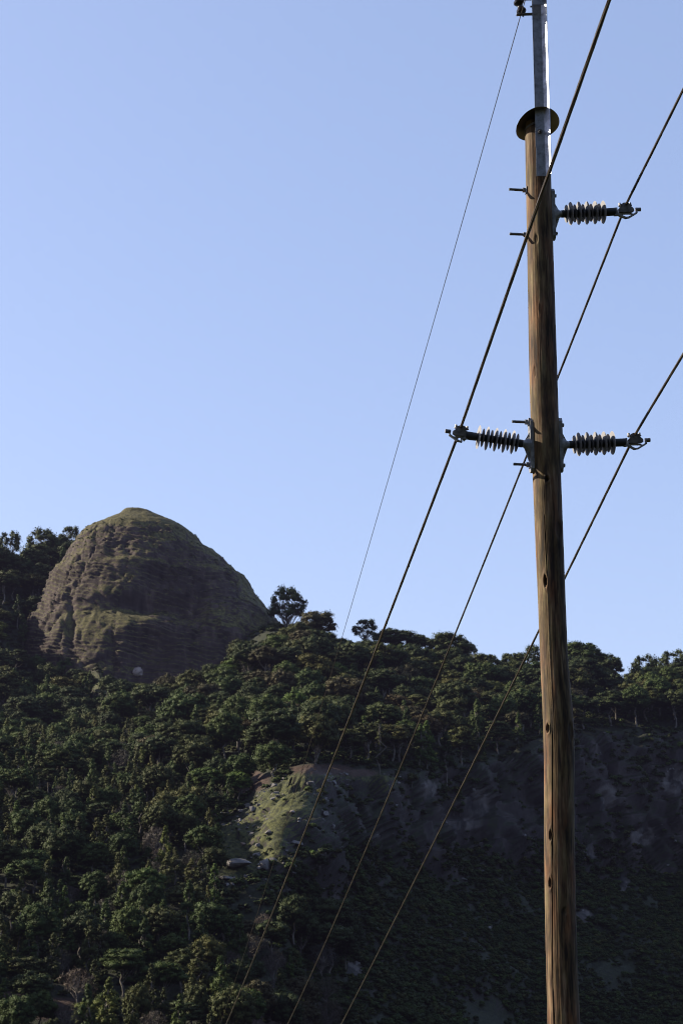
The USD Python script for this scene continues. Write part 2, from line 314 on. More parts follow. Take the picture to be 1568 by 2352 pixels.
# blunt, slightly squared plan; the near side is as deep as wide
ex = np.sign(np.cos(th)) * np.abs(np.cos(th)) ** 0.85; ey = np.sign(np.sin(th)) * np.abs(np.sin(th)) ** 0.9
depth = hw * 0.85
D0 = np.stack([cx[:, None] + hw[:, None] * ex, DC + depth[:, None] * ey + 0 * cx[:, None], np.repeat(zc[:, None], len(th), 1)], -1)
tv = np.stack([np.gradient(D0[..., k], axis=0) for k in range(3)], -1)
tu = (np.roll(D0, -1, 1) - np.roll(D0, 1, 1)) / 2
DN = unit(np.cross(tu, tv)); DN[0] = [0, 0, 1]
DN *= np.sign((DN * (D0 - [cx.mean(), DC, zc.min()])).sum(-1, keepdims=True))
dip = D0[..., 2] + 0.16 * D0[..., 0] - 0.04 * D0[..., 1] + 7 * fbm(D0 * 0.035, 3, 41)
saw = np.modf(dip / 4.4 + 40)[0]; saw2 = np.modf(dip / 1.9 + 40 + 3 * fbm(D0 * 0.05, 2, 47))[0]
body = smooth(1190, 1260, yy)[:, None]
steepside = 0.35 + 0.65 * smooth(-0.2, 0.5, fbm(D0 * 0.03, 3, 44) - 0.3)
patchy = smooth(0.42, 0.62, fbm(D0 * [0.02, 0.02, 0.03], 3, 48))
dd = (0.25 + 0.75 * body) * (2.5 * (saw ** 1.5 - 0.4) * steepside * patchy + 1.0 * (saw2 - 0.5) * steepside * (0.25 + 0.75 * patchy)) + body * (6 * (fbm(D0 * [0.035, 0.035, 0.012], 4, 42) - 0.5) + 2.6 * (fbm(D0 * [0.12, 0.12, 0.06], 4, 43) - 0.5)) + 0.8 * (fbm(D0 * 0.3, 3, 45) - 0.5)
# overhang with a shaded hollow on the near face, and vertical clefts
pd = project(D0)
def dent(x, y, w, h, a):
    return a * np.exp(-((pd[..., 0] - x) / w) ** 2 - ((pd[..., 1] - y) / h) ** 2) * (np.sin(th)[None] < 0)
dd = dd - dent(330, 1385, 95, 22, 7) - dent(160, 1440, 9, 70, 3) - dent(255, 1495, 9, 55, 2) - dent(430, 1400, 40, 60, 4) + dent(350, 1440, 70, 28, 4) - dent(420, 1300, 60, 40, 3)
blk = fbm(D0 * [0.06, 0.06, 0.04], 3, 49) * 8; blk = np.floor(blk) + smooth(0.0, 0.3, np.modf(blk)[0])
dd = dd + body * 0.8 * (blk - 4)
fis = np.abs(_fbm(D0 @ trimesh.transformations.euler_matrix(0.1, 0.25, 0.6)[:3, :3] * [0.075, 0.075, 0.02] + 31, 3, 51) - 0.5)
fis2 = np.abs(_fbm(D0 @ trimesh.transformations.euler_matrix(0.2, -0.15, 1.1)[:3, :3] * [0.16, 0.16, 0.05] + 11, 3, 52) - 0.5)
dd = dd - body * (1.0 * np.exp(-(fis / 0.014) ** 2) + 0.5 * np.exp(-(fis2 / 0.02) ** 2))
dd = dd * (0.22 + 0.78 * np.abs(np.sin(th))[None] ** 0.7) - 2.4 * body * (1 - np.abs(np.sin(th))[None] ** 1.5)
dd[0] = 0
D1 = D0 + DN * dd[..., None]
dv = np.vstack([D1.reshape(-1, 3), [[cx[0], DC, zc[0] + 0.4]]])
fq = grid_faces(len(yy), len(th), True)
nt = len(th)
dfc = np.vstack([fq[:, [0, 1, 2]], fq[:, [0, 2, 3]], np.stack([np.full(nt, len(dv) - 1), (np.arange(nt) + 1) % nt, np.arange(nt)], 1)])
t_ = trimesh.Trimesh(dv, dfc, process=False)
if (t_.face_normals * (t_.triangles_center - dv.mean(0))).sum(1).mean() < 0: dfc = dfc[:, ::-1]
tag(obj('rock_dome_hill', (dv, dfc), DOME, smooth=True), kind='structure')

# ------------------------------------------------------------------ boulders
def boulder(px, py, w, h, m, label, seed, lift=0.35):
    p, _ = ground_at(px, py + h * 0.4)
    s = np.linalg.norm(p - [0, 0, EYE]) / FPX
    g_ = np.random.default_rng(seed)
    b = hull(unit(g_.normal(size=(15, 3))) * g_.uniform(0.8, 1.1, (15, 1))).subdivide().subdivide().subdivide(); v = b.vertices.copy()
    v *= 1 + 0.22 * (fbm(v * 2.4 + seed, 4, seed)[:, None] - 0.5)
    v[:, 2] += 0.12 * np.modf(v[:, 2] * 2.2 + 5)[0]
    b.vertices = v * [w * s / 2, w * s / 2.2, h * s / 2]
    t = thing('boulder', p + [0, 0, h * s * lift])
    obj('rock', b, m, t, smooth=35)
    tag(t, label, 'boulder')
boulder(546, 1985, 64, 24, ROCK, 'broad flat grey slab of rock jutting from the foot of the grassy spur', 3)
boulder(522, 2016, 50, 14, ROCK, 'low rough grey ledge rock just below the flat slab on the spur', 5)
boulder(610, 1988, 30, 30, ROCK, 'dark blocky boulder right of the flat slab under the grassy spur', 8)
boulder(648, 1866, 14, 10, PALE, 'small pale rock near the top of the sunlit grassy spur', 11)
boulder(562, 1941, 16, 9, PALE, 'small whitish rock at the left edge of the grassy spur', 13)
def dome_boulder():
    s = DC / FPX; i = np.unravel_index(np.argmin((project(D1)[..., 0] - 318) ** 2 + (project(D1)[..., 1] - 1545) ** 2 + 1e6 * (np.sin(th) > 0)[None]), D1.shape[:2])
    b = trimesh.creation.icosphere(4); v = b.vertices * (1 + 0.5 * (fbm(b.vertices * 1.5 + 7, 4, 7)[:, None] - 0.5)); b.vertices = v * [11 * s, 8 * s, 10 * s] * (1 + 0.35 * (fbm(b.vertices * 4, 3, 9)[:, None] - 0.5))
    t = thing('boulder', D1[i]); obj('rock', b, PALE, t, smooth=35)
    tag(t, 'pale pinkish scar of bare rock at the foot of the dome', 'boulder')
dome_boulder()
boulder(592, 1965, 26, 14, ROCK, 'angular grey rock in the grass just above the flat slab', 17)
boulder(620, 1915, 22, 13, ROCK, 'weathered grey rock halfway up the sunlit grassy spur', 19)
boulder(600, 1945, 18, 10, ROCK, 'small grey rock left of centre on the lower grassy spur', 23)
boulder(690, 1872, 20, 14, ROCK, 'dark rock on the right shoulder of the grassy spur', 29)
boulder(628, 1838, 16, 9, ROCK, 'grey rock at the upper left corner of the grassy spur', 31)

# ------------------------------------------------------------------ trees
def crown_mesh(lobes, per_m2, leaf, seed, core=0.78, up=0.35, spread=0.16, elong=1.0):
    """leaf-sized faces through the outer shell of every lobe, with a dark rough core inside each"""
    rng = np.random.default_rng(seed)
    V, F, N = [], [], []; n0 = 0
    C = np.array([l[0] for l in lobes], float); RR = np.array([l[1] for l in lobes], float)
    ico = trimesh.creation.icosphere(1)
    pts, nor = [], []
    for c, r in zip(C, RR):
        n = int(max(10, per_m2 * 4 * math.pi * (r[0] * r[1] + r[0] * r[2] + r[1] * r[2]) / 3))
        q = unit(rng.normal(size=(n, 3)) + [0, 0, up])
        k = 1 + spread * rng.normal(size=(n, 1)) - 0.05
        pts.append(c + q * r * k); nor.append(unit(q / r))
    p, nn = np.vstack(pts), np.vstack(nor)
    keep = np.ones(len(p), bool)
    for c, r in zip(C, RR):
        keep &= (((p - c) / r) ** 2).sum(1) > 0.5
    p, nn = p[keep], nn[keep]
    m = len(p)
    g = unit(nn + 0.5 * rng.normal(size=(m, 3)))
    g *= np.sign((g * nn).sum(1, keepdims=True) + 1e-9)
    a = unit(np.cross(g, rng.normal(size=(m, 3)))); b = np.cross(g, a)
    s = leaf * rng.uniform(0.6, 1.5, (m, 1)); l = s * elong
    quad = np.stack([p - a * l, p - b * s * 0.6, p + a * l, p + b * s * 0.6], 1)
    V.append(quad.reshape(-1, 3)); i = np.arange(m)[:, None] * 4
    F.append(np.vstack([i + [0, 1, 2], i + [0, 2, 3]]))
    N.append(np.repeat(unit(0.85 * nn + 0.3 * g), 4, 0)); n0 = m * 4
    if core:
        for c, r in zip(C, RR):
            v = ico.vertices * (core + 0.12 * rng.normal(size=(len(ico.vertices), 1)))
            V.append(c + v * r); F.append(ico.faces + n0); N.append(unit(ico.vertices / r)); n0 += len(v)
    return np.vstack(V), np.vstack(F), np.vstack(N)

def trunk_mesh(base, top, r0, r1, limbs, seed, down=8.0):
    rng = np.random.default_rng(seed)
    base, top = np.array(base, float), np.array(top, float)
    t = np.linspace(0, 1, 7)[:, None]
    line = base + (top - base) * t + np.hstack([0.05 * np.linalg.norm(top - base) * rng.normal(size=(7, 2)) * np.sin(np.pi * t), np.zeros((7, 1))])
    full = np.vstack([base - [0, 0, down], line])
    ms = [tube(full, np.concatenate([[r0 * 1.15], np.linspace(r0, r1, 7)]), 7)]
    for q in limbs:
        q = np.array(q, float); k = rng.uniform(0.45, 0.95); s = base + (top - base) * k
        mid = (s + q) / 2 + [0, 0, -0.1 * np.linalg.norm(q - s)] + 0.06 * np.linalg.norm(q - s) * rng.normal(size=3)
        tt = np.linspace(0, 1, 6)[:, None]
        ms.append(tube((1 - tt) ** 2 * s + 2 * tt * (1 - tt) * mid + tt ** 2 * q, np.linspace(r1 * 0.75, r1 * 0.16, 6), 5, False))
    return join(*ms)

KINDS = {}
def add_kind(name, variants): KINDS[name] = variants
looks_of = {}

def dome_lobes(rng, n, rx, rz, lr, flat, zmin=-0.15, gap=0.0):
    out = []
    tries = 0
    while len(out) < n and tries < 4000:
        tries += 1
        q = unit(rng.normal(size=3))
        if q[2] < zmin: continue
        k = rng.uniform(0.72, 0.98)
        c = q * [rx, rx, rz] * k
        r = lr * rng.choice([0.55, 0.8, 1.0, 1.35], p=[0.3, 0.3, 0.25, 0.15]) * rng.uniform(0.85, 1.15)
        if any(np.linalg.norm((c - o[0]) * [1, 1, 1.4]) < (0.62 + gap) * (r + o[1][0]) * 0.75 for o in out): continue
        out.append((c, np.array([r, r * rng.uniform(0.85, 1.15), r * flat * rng.uniform(0.85, 1.15)])))
    return out

def build_variant(kind, seed):
    rng = np.random.default_rng(seed)
    if kind == 'broad':                 # spreading crown of many flat-topped clumps
        L = dome_lobes(rng, 62, 7.4, 4.6, 1.8, 0.5, -0.25)
        L += [(np.array([rng.uniform(-3, 3), rng.uniform(-3, 3), rng.uniform(-1.5, 1)]), np.array([2.6, 2.6, 1.8])) for _ in range(5)]
        cr = crown_mesh(L, 6.5, 0.23, seed, spread=0.24, core=0.7); w, h, z0 = 16.0, 8.4, 12.0
        tr = trunk_mesh((0, 0, -12), (0, 0, 0.5), 0.5, 0.28, [l[0] * 0.9 for l in L[:9]], seed)
    elif kind == 'umbrella':            # layered flat pads
        L = []
        for z, rad, n in ((2.6, 3.8, 9), (1.2, 6.2, 15), (-0.6, 6.8, 15), (-2.2, 5.2, 8)):
            for i in range(n):
                a = rng.uniform(0, 6.28); rr = rad * math.sqrt(rng.uniform(0.05, 1)); r = rng.uniform(1.3, 2.3)
                L.append((np.array([rr * math.cos(a), rr * math.sin(a), z - 0.035 * rr * rr + rng.normal() * 0.35]), np.array([r, r, r * 0.36])))
        cr = crown_mesh(L, 6.5, 0.23, seed, up=0.5, spread=0.24, core=0.7); w, h, z0 = 16.0, 7.6, 12.0
        tr = trunk_mesh((0, 0, -12), (0, 0, -0.5), 0.45, 0.25, [l[0] for l in L[::4]], seed)
    elif kind == 'round':               # dense rounded crown
        L = dome_lobes(rng, 85, 6.4, 5.6, 1.5, 0.68, -0.5)
        L += [(np.zeros(3), np.array([4.6, 4.6, 4.0]))]
        cr = crown_mesh(L, 6.5, 0.22, seed, spread=0.28, core=0.68); w, h, z0 = 14.4, 10.8, 9.0
        tr = trunk_mesh((0, 0, -9), (0, 0, 0), 0.42, 0.24, [l[0] * 0.9 for l in L[:6]], seed)
    elif kind == 'slender':             # narrow upright crown of rounded tufts
        L = []
        for i in range(58):
            t = rng.uniform(0, 1) ** 0.85; rad = 3.3 * (1 - t) ** 0.9 + 0.15; a = rng.uniform(0, 6.28); k = rng.uniform(0.45, 1.0)
            r = rng.uniform(0.55, 1.25) * (1.15 - 0.62 * t)
            L.append((np.array([rad * k * math.cos(a), rad * k * math.sin(a), -7 + 14 * t]), np.array([r, r, r * 1.05])))
        cr = crown_mesh(L, 7.5, 0.21, seed, up=0.25, spread=0.3, core=0.65); w, h, z0 = 7.6, 16.0, 11.0
        tr = trunk_mesh((0, 0, -11), (0, 0, 6), 0.32, 0.08, [l[0] * [0.8, 0.8, 1] for l in L[:8]], seed)
    elif kind == 'airy':                # thin tufts with sky between them
        L = []
        for i in range(30):
            t = rng.uniform(0, 1); rad = 3.2 * (1 - 0.6 * t); a = rng.uniform(0, 6.28); r = rng.uniform(0.6, 1.1)
            L.append((np.array([rad * rng.uniform(0.2, 1) * math.cos(a), rad * rng.uniform(0.2, 1) * math.sin(a), -8 + 16 * t]), np.array([r, r, r * 0.6])))
        cr = crown_mesh(L, 5.0, 0.24, seed, core=0.5, spread=0.3); w, h, z0 = 7.6, 17.5, 11.0
        tr = trunk_mesh((0, 0, -14), (0, 0, 8), 0.28, 0.07, [l[0] for l in L[:18]], seed)
    elif kind == 'open':                # skyline tree: clumps on visible boughs, gaps between
        L = dome_lobes(rng, 52, 7.2, 4.6, 1.45, 0.6, -0.55, 0.16)
        cr = crown_mesh(L, 5.5, 0.27, seed, core=0.6, spread=0.28); w, h, z0 = 16.0, 7.2, 11.0
        tr = trunk_mesh((0, 0, -11), (0, 0, -2.6), 0.42, 0.22, [l[0] for l in L], seed)
    elif kind == 'bare':                # leafless dome of twigs
        L = dome_lobes(rng, 40, 6.6, 5.2, 1.5, 0.9, -0.3)
        cr = crown_mesh(L, 3.6, 0.10, seed, core=0, spread=0.35, elong=7.0); w, h, z0 = 15.0, 10.0, 8.0
        tr = trunk_mesh((0, 0, -10), (0, 0, -1), 0.4, 0.24, [l[0] for l in L], seed)
    elif kind == 'bush':
        L = dome_lobes(rng, 12, 1.9, 1.5, 0.9, 0.8, -0.2)
        cr = crown_mesh(L, 6.0, 0.22, seed); w, h, z0 = 5.0, 3.4, 1.2
        tr = trunk_mesh((0, 0, -1.6), (0, 0, 0.3), 0.1, 0.05, [l[0] for l in L[:5]], seed, 1.0)
    return cr, tr, w, h, z0

PROTO = {}                              # (kind, look, variant) -> class prim
MEASURE = {}
SHAPES = {}
UsdGeom.Scope.Define(stage, '/World/Looks')
def proto(kind, look, var):
    key = (kind, var)
    if key not in SHAPES: SHAPES[key] = build_variant(kind, 1000 + 37 * var + sum(map(ord, kind)))
    cr, tr, w, h, z0 = SHAPES[key]
    full = (kind, look, var)
    if full not in PROTO:
        path = '/World/tree_kind_%d' % len(PROTO)
        c = stage.CreateClassPrim(path)
        pm = usdkit.mesh(stage, path + '/crown', (cr[0], cr[1]), {'dark': LEAF_DARK, 'olive': LEAF_OLIVE, 'green': LEAF_GREEN, 'red': LEAF_RED, 'twig': TWIG}[look], False)
        pm.CreateNormalsAttr(Vt.Vec3fArray.FromNumpy(cr[2].astype(np.float32))); pm.SetNormalsInterpolation('vertex')
        usdkit.mesh(stage, path + '/trunk', tr, BARK, 40)
        PROTO[full] = path
    return PROTO[full], w, h, z0

TREES = []                              # dicts; sorted out into things and the mass below
def plan(cx_, cy_, w, h, kind, look, label=None, group=None, drop=0.75, special=False, u0=NB - 0.8):
    p, u = ground_at(cx_, cy_ + h * drop, u0)
    dist = project(p)[2]
    c = np.array([0, 0, EYE]) + ray(cx_, cy_) * dist
    TREES.append(dict(c=c, w=w * dist / FPX, h=h * dist / FPX, kind=kind, look=look, label=label, group=group, special=special, px=(cx_, cy_, w, h), d=dist, ground=p))

SKY = [  # trees that stand against the sky or by themselves: each with a label of its own
    (20, 1252, 58, 52, 'open', 'dark', 'dark open-crowned tree on the skyline at the far left edge'),
    (98, 1252, 92, 54, 'open', 'dark', 'wide layered dark tree on the skyline left of the dome'),
    (160, 1238, 56, 46, 'open', 'dark', 'open tree touching the left shoulder of the grassy dome'),
    (659, 1393, 96, 64, 'open', 'dark', 'lone open-crowned tree on the skyline at the right foot of the dome'),
    (728, 1440, 96, 62, 'broad', 'red', 'rounded brownish-green tree on the skyline right of the lone tree'),
    (838, 1446, 64, 36, 'open', 'dark', 'small ragged dark tree on the skyline between the two left cables'),
    (902, 1470, 100, 48, 'broad', 'dark', 'low wide dark crown on the skyline behind the left cable'),
    (962, 1478, 62, 38, 'broad', 'dark', 'small flat dark crown on the skyline left of the big rounded crown'),
    (1032, 1491, 116, 64, 'broad', 'dark', 'big rounded domed crown on the skyline crossed by the middle cable'),
    (1082, 1496, 32, 28, 'open', 'dark', 'little ragged crown hanging on the right edge of the big domed crown'),
    (1117, 1532, 80, 54, 'broad', 'olive', 'rounded olive crown on the skyline just right of the big domed crown'),
    (1178, 1526, 68, 48, 'broad', 'dark', 'bumpy dark crown on the skyline left of the pole'),
    (1228, 1512, 62, 48, 'open', 'dark', 'open dark crown half hidden by the left side of the pole'),
    (1338, 1512, 108, 66, 'broad', 'dark', 'big dark crown on the skyline against the right side of the pole'),
    (1398, 1533, 66, 54, 'broad', 'dark', 'dark crown sloping down to the gap in the skyline right of the pole'),
    (1400, 1560, 66, 46, 'umbrella', 'olive', 'sunlit flat crown on a forked pale trunk below the skyline gap'),
    (1336, 1566, 66, 44, 'umbrella', 'olive', 'olive layered crown close to the right side of the pole'),
    (1478, 1544, 78, 64, 'open', 'dark', 'dark layered tree on the skyline right of the gap'),
    (1546, 1532, 90, 62, 'open', 'dark', 'broad dark tree on the skyline at the right edge of the photo'),
    (1406, 1600, 44, 36, 'umbrella', 'olive', 'small drooping olive crown right of the forked pale trunk'),
    (872, 1702, 38, 100, 'airy', 'olive', 'tall thin tree with a bare lower trunk between two cables, above the cliff'),
    (725, 1690, 104, 90, 'broad', 'olive', 'spreading brownish-green tree with visible trunk behind the thin wire'),
    (946, 1790, 36, 26, 'bush', 'olive', 'single rounded bush on the cliff edge between the cables'),
    (1035, 1640, 106, 78, 'umbrella', 'olive', 'big sunlit layered crown between middle and right cable'),
    (645, 1572, 70, 62, 'broad', 'red', 'tree with a reddish crown top below the lone skyline tree'),
    (425, 1642, 130, 90, 'broad', 'green', 'largest domed green crown in the forest under the dome'),
    (560, 1526, 118, 46, 'umbrella', 'green', 'flat umbrella-shaped tree at the right foot of the dome'),
    (455, 2216, 72, 116, 'slender', 'olive', 'tall cone-shaped tree lit from the left near the bottom of the slope'),
    (178, 2266, 88, 66, 'bare', 'twig', 'leafless greyish-brown domed tree above the red soil bank'),
    (138, 2214, 60, 56, 'bare', 'twig', 'thin bare tree with forked trunks behind the leafless domed tree'),
    (68, 2268, 104, 64, 'round', 'dark', 'dense round dark green tree beside the red soil bank'),
    (62, 2226, 98, 50, 'broad', 'olive', 'wide olive crown behind the dense dark green tree at bottom left'),
    (365, 2128, 106, 84, 'broad', 'olive', 'large domed tree with a flecked olive top low on the slope'),
    (570, 2140, 64, 46, 'broad', 'red', 'rusty red-brown crown beside the thin wire low on the slope'),
    (576, 2178, 82, 52, 'bare', 'twig', 'grey-brown bare crown just below the rusty red crown'),
    (724, 2300, 32, 42, 'airy', 'olive', 'slim tree with a long bare trunk at the bottom between two cables'),
    (632, 2277, 52, 46, 'bare', 'twig', 'pinkish grey leafless tree near the bottom right of the left cable'),
    (315, 2312, 70, 92, 'round', 'olive', 'tall bushy olive tree at the bottom edge, left of centre'),
    (1458, 2288, 26, 20, 'bush', 'olive', 'lone sunlit yellow-green bush in the shaded gully right of the pole'),
]
for s in SKY: plan(*s[:6], label=s[6], special=True)

MID = [  # crowns that can be told apart on the slope
    (888, 1524, 66, 48, 'broad', 'olive'), (785, 1592, 94, 78, 'broad', 'olive'), (843, 1602, 82, 54, 'umbrella', 'olive'), (938, 1562, 62, 62, 'round', 'red'), (1027, 1578, 34, 48, 'slender', 'olive'),
    (1135, 1592, 98, 62, 'umbrella', 'olive'), (550, 1494, 62, 46, 'round', 'olive'), (608, 1500, 50, 42, 'broad', 'green'), (690, 1508, 98, 72, 'broad', 'olive'), (765, 1494, 64, 48, 'broad', 'dark'),
    (725, 1545, 108, 74, 'broad', 'olive'), (445, 1574, 90, 62, 'broad', 'olive'), (515, 1566, 90, 62, 'broad', 'dark'), (385, 1580, 64, 58, 'round', 'red'), (490, 1598, 42, 42, 'round', 'green'),
    (745, 1604, 58, 38, 'round', 'green'), (638, 1642, 28, 54, 'slender', 'green'), (668, 1636, 34, 44, 'round', 'red'), (690, 1634, 20, 44, 'slender', 'green'), (720, 1642, 62, 54, 'round', 'green'),
    (633, 1692, 84, 78, 'round', 'olive'), (478, 1702, 86, 68, 'round', 'olive'), (628, 1740, 90, 66, 'round', 'green'), (495, 1764, 66, 60, 'round', 'olive'), (408, 1768, 54, 50, 'round', 'green'),
    (430, 1848, 96, 78, 'round', 'olive'), (40, 1766, 46, 82, 'slender', 'olive'), (72, 1808, 28, 62, 'slender', 'green'), (128, 1812, 28, 64, 'slender', 'green'), (157, 1814, 26, 60, 'slender', 'green'),
    (183, 1722, 58, 66, 'round', 'olive'), (240, 1706, 64, 54, 'broad', 'olive'), (190, 1656, 88, 62, 'broad', 'dark'), (255, 1636, 64, 54, 'round', 'olive'), (321, 1716, 26, 54, 'slender', 'green'),
    (365, 1696, 50, 80, 'slender', 'green'), (245, 1788, 56, 66, 'slender', 'olive'), (322, 1852, 56, 90, 'slender', 'green'), (366, 1842, 52, 72, 'slender', 'olive'), (27, 1862, 48, 74, 'slender', 'olive'),
    (110, 1866, 62, 64, 'round', 'green'), (243, 1906, 58, 74, 'slender', 'olive'), (297, 1912, 58, 78, 'slender', 'green'), (27, 1972, 42, 66, 'slender', 'green'), (53, 1976, 28, 50, 'slender', 'olive'),
    (112, 2062, 38, 58, 'slender', 'olive'), (67, 2087, 38, 64, 'slender', 'green'), (27, 2078, 40, 56, 'slender', 'olive'), (185, 2095, 62, 44, 'round', 'green'), (217, 2046, 84, 42, 'umbrella', 'green'),
    (172, 2028, 74, 36, 'umbrella', 'dark'), (88, 2136, 34, 58, 'slender', 'olive'), (121, 2134, 26, 52, 'slender', 'olive'), (56, 2156, 30, 48, 'slender', 'olive'), (160, 2178, 58, 84, 'slender', 'green'),
    (205, 2332, 84, 62, 'round', 'olive'), (248, 2306, 84, 58, 'umbrella', 'dark'), (376, 2312, 42, 92, 'slender', 'olive'), (513, 2124, 74, 52, 'broad', 'green'), (420, 2062, 98, 56, 'round', 'olive'),
    (530, 2216, 62, 52, 'bare', 'twig'), (665, 2222, 34, 60, 'slender', 'green'), (452, 2310, 62, 86, 'round', 'olive'), (340, 1975, 60, 60, 'slender', 'green'), (402, 1980, 48, 72, 'slender', 'olive'),
    (280, 2075, 70, 50, 'round', 'dark'), (300, 2030, 76, 40, 'umbrella', 'olive'), (265, 2175, 72, 66, 'round', 'dark'), (300, 2220, 60, 56, 'broad', 'dark'), (440, 2000, 50, 60, 'slender', 'olive')]
for s in MID: plan(*s, special=True)

SKYL = np.array([(0, 1240), (50, 1262), (70, 1240), (140, 1225), (190, 1215), (230, 1480), (300, 1560), (400, 1555), (470, 1515), (540, 1470), (620, 1440), (690, 1420), (765, 1450), (808, 1455), (870, 1462), (990, 1480), (1032, 1462), (1092, 1505), (1150, 1508), (1206, 1515), (1300, 1490), (1380, 1515), (1430, 1548), (1450, 1530), (1568, 1510)], float).T
FOOT = np.array([(30, 1455), (70, 1478), (150, 1505), (230, 1542), (310, 1552), (400, 1545), (480, 1502), (560, 1480), (640, 1440)], float).T   # where the dome meets the forest
rng = np.random.default_rng(77)
for x in np.concatenate([np.arange(-10, 175, 21), np.arange(640, 1580, 21)]):
    ww = float(rng.uniform(58, 88)); hh_ = ww * float(rng.uniform(0.6, 0.8))
    plan(float(x), float(np.interp(x, *SKYL)) + hh_ * 0.5 + float(rng.uniform(8, 26)), ww, hh_, str(rng.choice(['broad', 'broad', 'umbrella', 'round'])), str(rng.choice(['dark', 'dark', 'olive', 'dark', 'green'])), u0=NB + 3.6)
def forest_here(x, y, u):
    if u < NB + 0.02 or u > NB + 4.97: return None
    if 500 < x < 740 and NB + 1.45 < u < NB + 3.25 and abs((y - 1900) + 0.9 * (x - 600)) < 95: return None          # grassy spur
    if ((x - 560) / 75) ** 2 + ((y - 1795) / 34) ** 2 < 1: return None
    if 640 < x < 920 and 1755 < y < 1800: return None
    if 10 < x < 230 and -12 < y - (2285 + 0.27 * x) < 78: return None
    if ((x - 200) / 85) ** 2 + ((y - 1568) / 20) ** 2 < 1: return None
    if x > 640 and u < NB + 3.05:
        return 'gully' if u < NB + 1.2 and x < 800 else None
    if x > 560 and u < NB + 1.7: return 'gully'
    if u > NB + 3.0 and x > 330: return 'upper'
    if y < 1700: return 'upper'
    return 'lower'
pick = {'upper': [('broad', 'dark'), ('broad', 'olive'), ('umbrella', 'dark'), ('round', 'dark'), ('round', 'green'), ('broad', 'dark'), ('umbrella', 'olive'), ('slender', 'green'), ('broad', 'red')],
        'lower': [('slender', 'green'), ('slender', 'olive'), ('slender', 'green'), ('round', 'green'), ('round', 'dark'), ('round', 'olive'), ('umbrella', 'dark'), ('broad', 'green'), ('slender', 'olive'), ('bare', 'twig')],
        'gully': [('round', 'dark'), ('bare', 'twig'), ('broad', 'dark'), ('slender', 'dark'), ('round', 'dark'), ('round', 'red')]}
spots = []
taken = [(np.array(t['c'][:2]), t['w'] * 0.5) for t in TREES]
fi = np.arange(44 + 4, 44 + len(front) - 4)
rows = np.where((u_rows > NB) & (u_rows < NB + 5))[0]
area = np.linalg.norm(np.cross(tang2, tang), axis=-1)
pool = [(i, j) for i in fi for j in rows]
wts = area[fi][:, rows].ravel(); wts /= wts.sum()
for k in rng.choice(len(pool), 9000, p=wts, replace=True):
    i, j = pool[k]; p = P1[i, j]; x, y, dist = pj[i, j]
    zone = forest_here(x, y, u_rows[j])
    if zone is None or y > 2480: continue
    kind, look = pick[zone][rng.integers(len(pick[zone]))]
    base_w = {'broad': 15, 'umbrella': 14, 'round': 11.5, 'slender': 7, 'bare': 9, 'airy': 6}[kind] * rng.uniform(0.75, 1.2) * (0.72 if zone != 'upper' else 1)
    q = p[:2]
    if any((q[0] - t[0][0]) ** 2 + (q[1] - t[0][1]) ** 2 < (0.36 * base_w + t[1] * 0.72) ** 2 for t in taken): continue
    taken.append((q, base_w * 0.5))
    asp = {'broad': 0.62, 'umbrella': 0.5, 'round': 0.85, 'slender': 1.9, 'bare': 0.75, 'airy': 2.2}[kind] * rng.uniform(0.85, 1.15)
    h = base_w * asp
    c = p + [0, 0, h * 0.5 + base_w * (0.42 if kind != 'slender' else 0.3)]
    s = FPX / dist; cp = project(c)
    if cp[1] - h * s / 2 < np.interp(x, *SKYL) + 10: continue
    top_ = cp[1] - h * s / 2
    if dist < 835 and top_ < np.interp(cp[0], *FOOT) and np.interp(top_, yy, xl) - 12 < cp[0] < np.interp(top_, yy, xr) + 5: continue
    if 505 < cp[0] < 735 and -100 < (cp[1] - 1905) + 0.9 * (cp[0] - 600) < 95 + h * s * 0.3: continue
    TREES.append(dict(c=c, w=base_w, h=h, kind=kind, look=look, label=None, group=None, special=False, px=(cp[0], cp[1], base_w * s, h * s), d=cp[2], ground=p))

# how much of each shows: nearest first over a coarse picture
buf = np.full((294, 196), -1)
gy, gx = np.mgrid[0:294, 0:196] * 8 + 4
order = sorted(range(len(TREES)), key=lambda i: -TREES[i]['d'])
for i in order:
    x, y, w, h = TREES[i]['px']
    buf[((gx - x) / (w / 2)) ** 2 + ((gy - y) / (h / 2)) ** 2 < 1] = i
shown = np.bincount(buf[buf >= 0], minlength=len(TREES))
rank = sorted(range(len(TREES)), key=lambda i: -(shown[i] + 1e6 * TREES[i]['special']))
single = set(i for i in rank[:296] if shown[i] > 0 or TREES[i]['special'])

KIND_WORD = {'broad': 'broad crown of flat-topped clumps', 'umbrella': 'flat layered crown', 'round': 'dense rounded crown', 'slender': 'narrow upright crown of rounded tufts',
             'airy': 'thin airy crown', 'open': 'open crown', 'bare': 'bare twiggy crown', 'bush': 'low bushy crown'}
LOOK_WORD = {'dark': 'dark green', 'olive': 'olive', 'green': 'mid-green', 'red': 'reddish-brown', 'twig': 'grey-brown'}
def where(x, y):
    if x > 1260: return 'on the ridge right of the pole' if y < 1640 else 'in the dark gully right of the pole'
    if y < 1800 and x > 780: return 'above the cliff'
    if y < 1760 and x > 620: return 'on the upper slope'
    if y < 1720 and x < 170: return 'in the hollow left of the dome'
    if y < 1720: return 'below the dome'
    if x > 520 and y > 1940: return 'below the grassy spur'
    if y < 1950: return 'on the mid slope'
    if y < 2150: return 'on the lower slope'
    return 'at the foot of the slope'
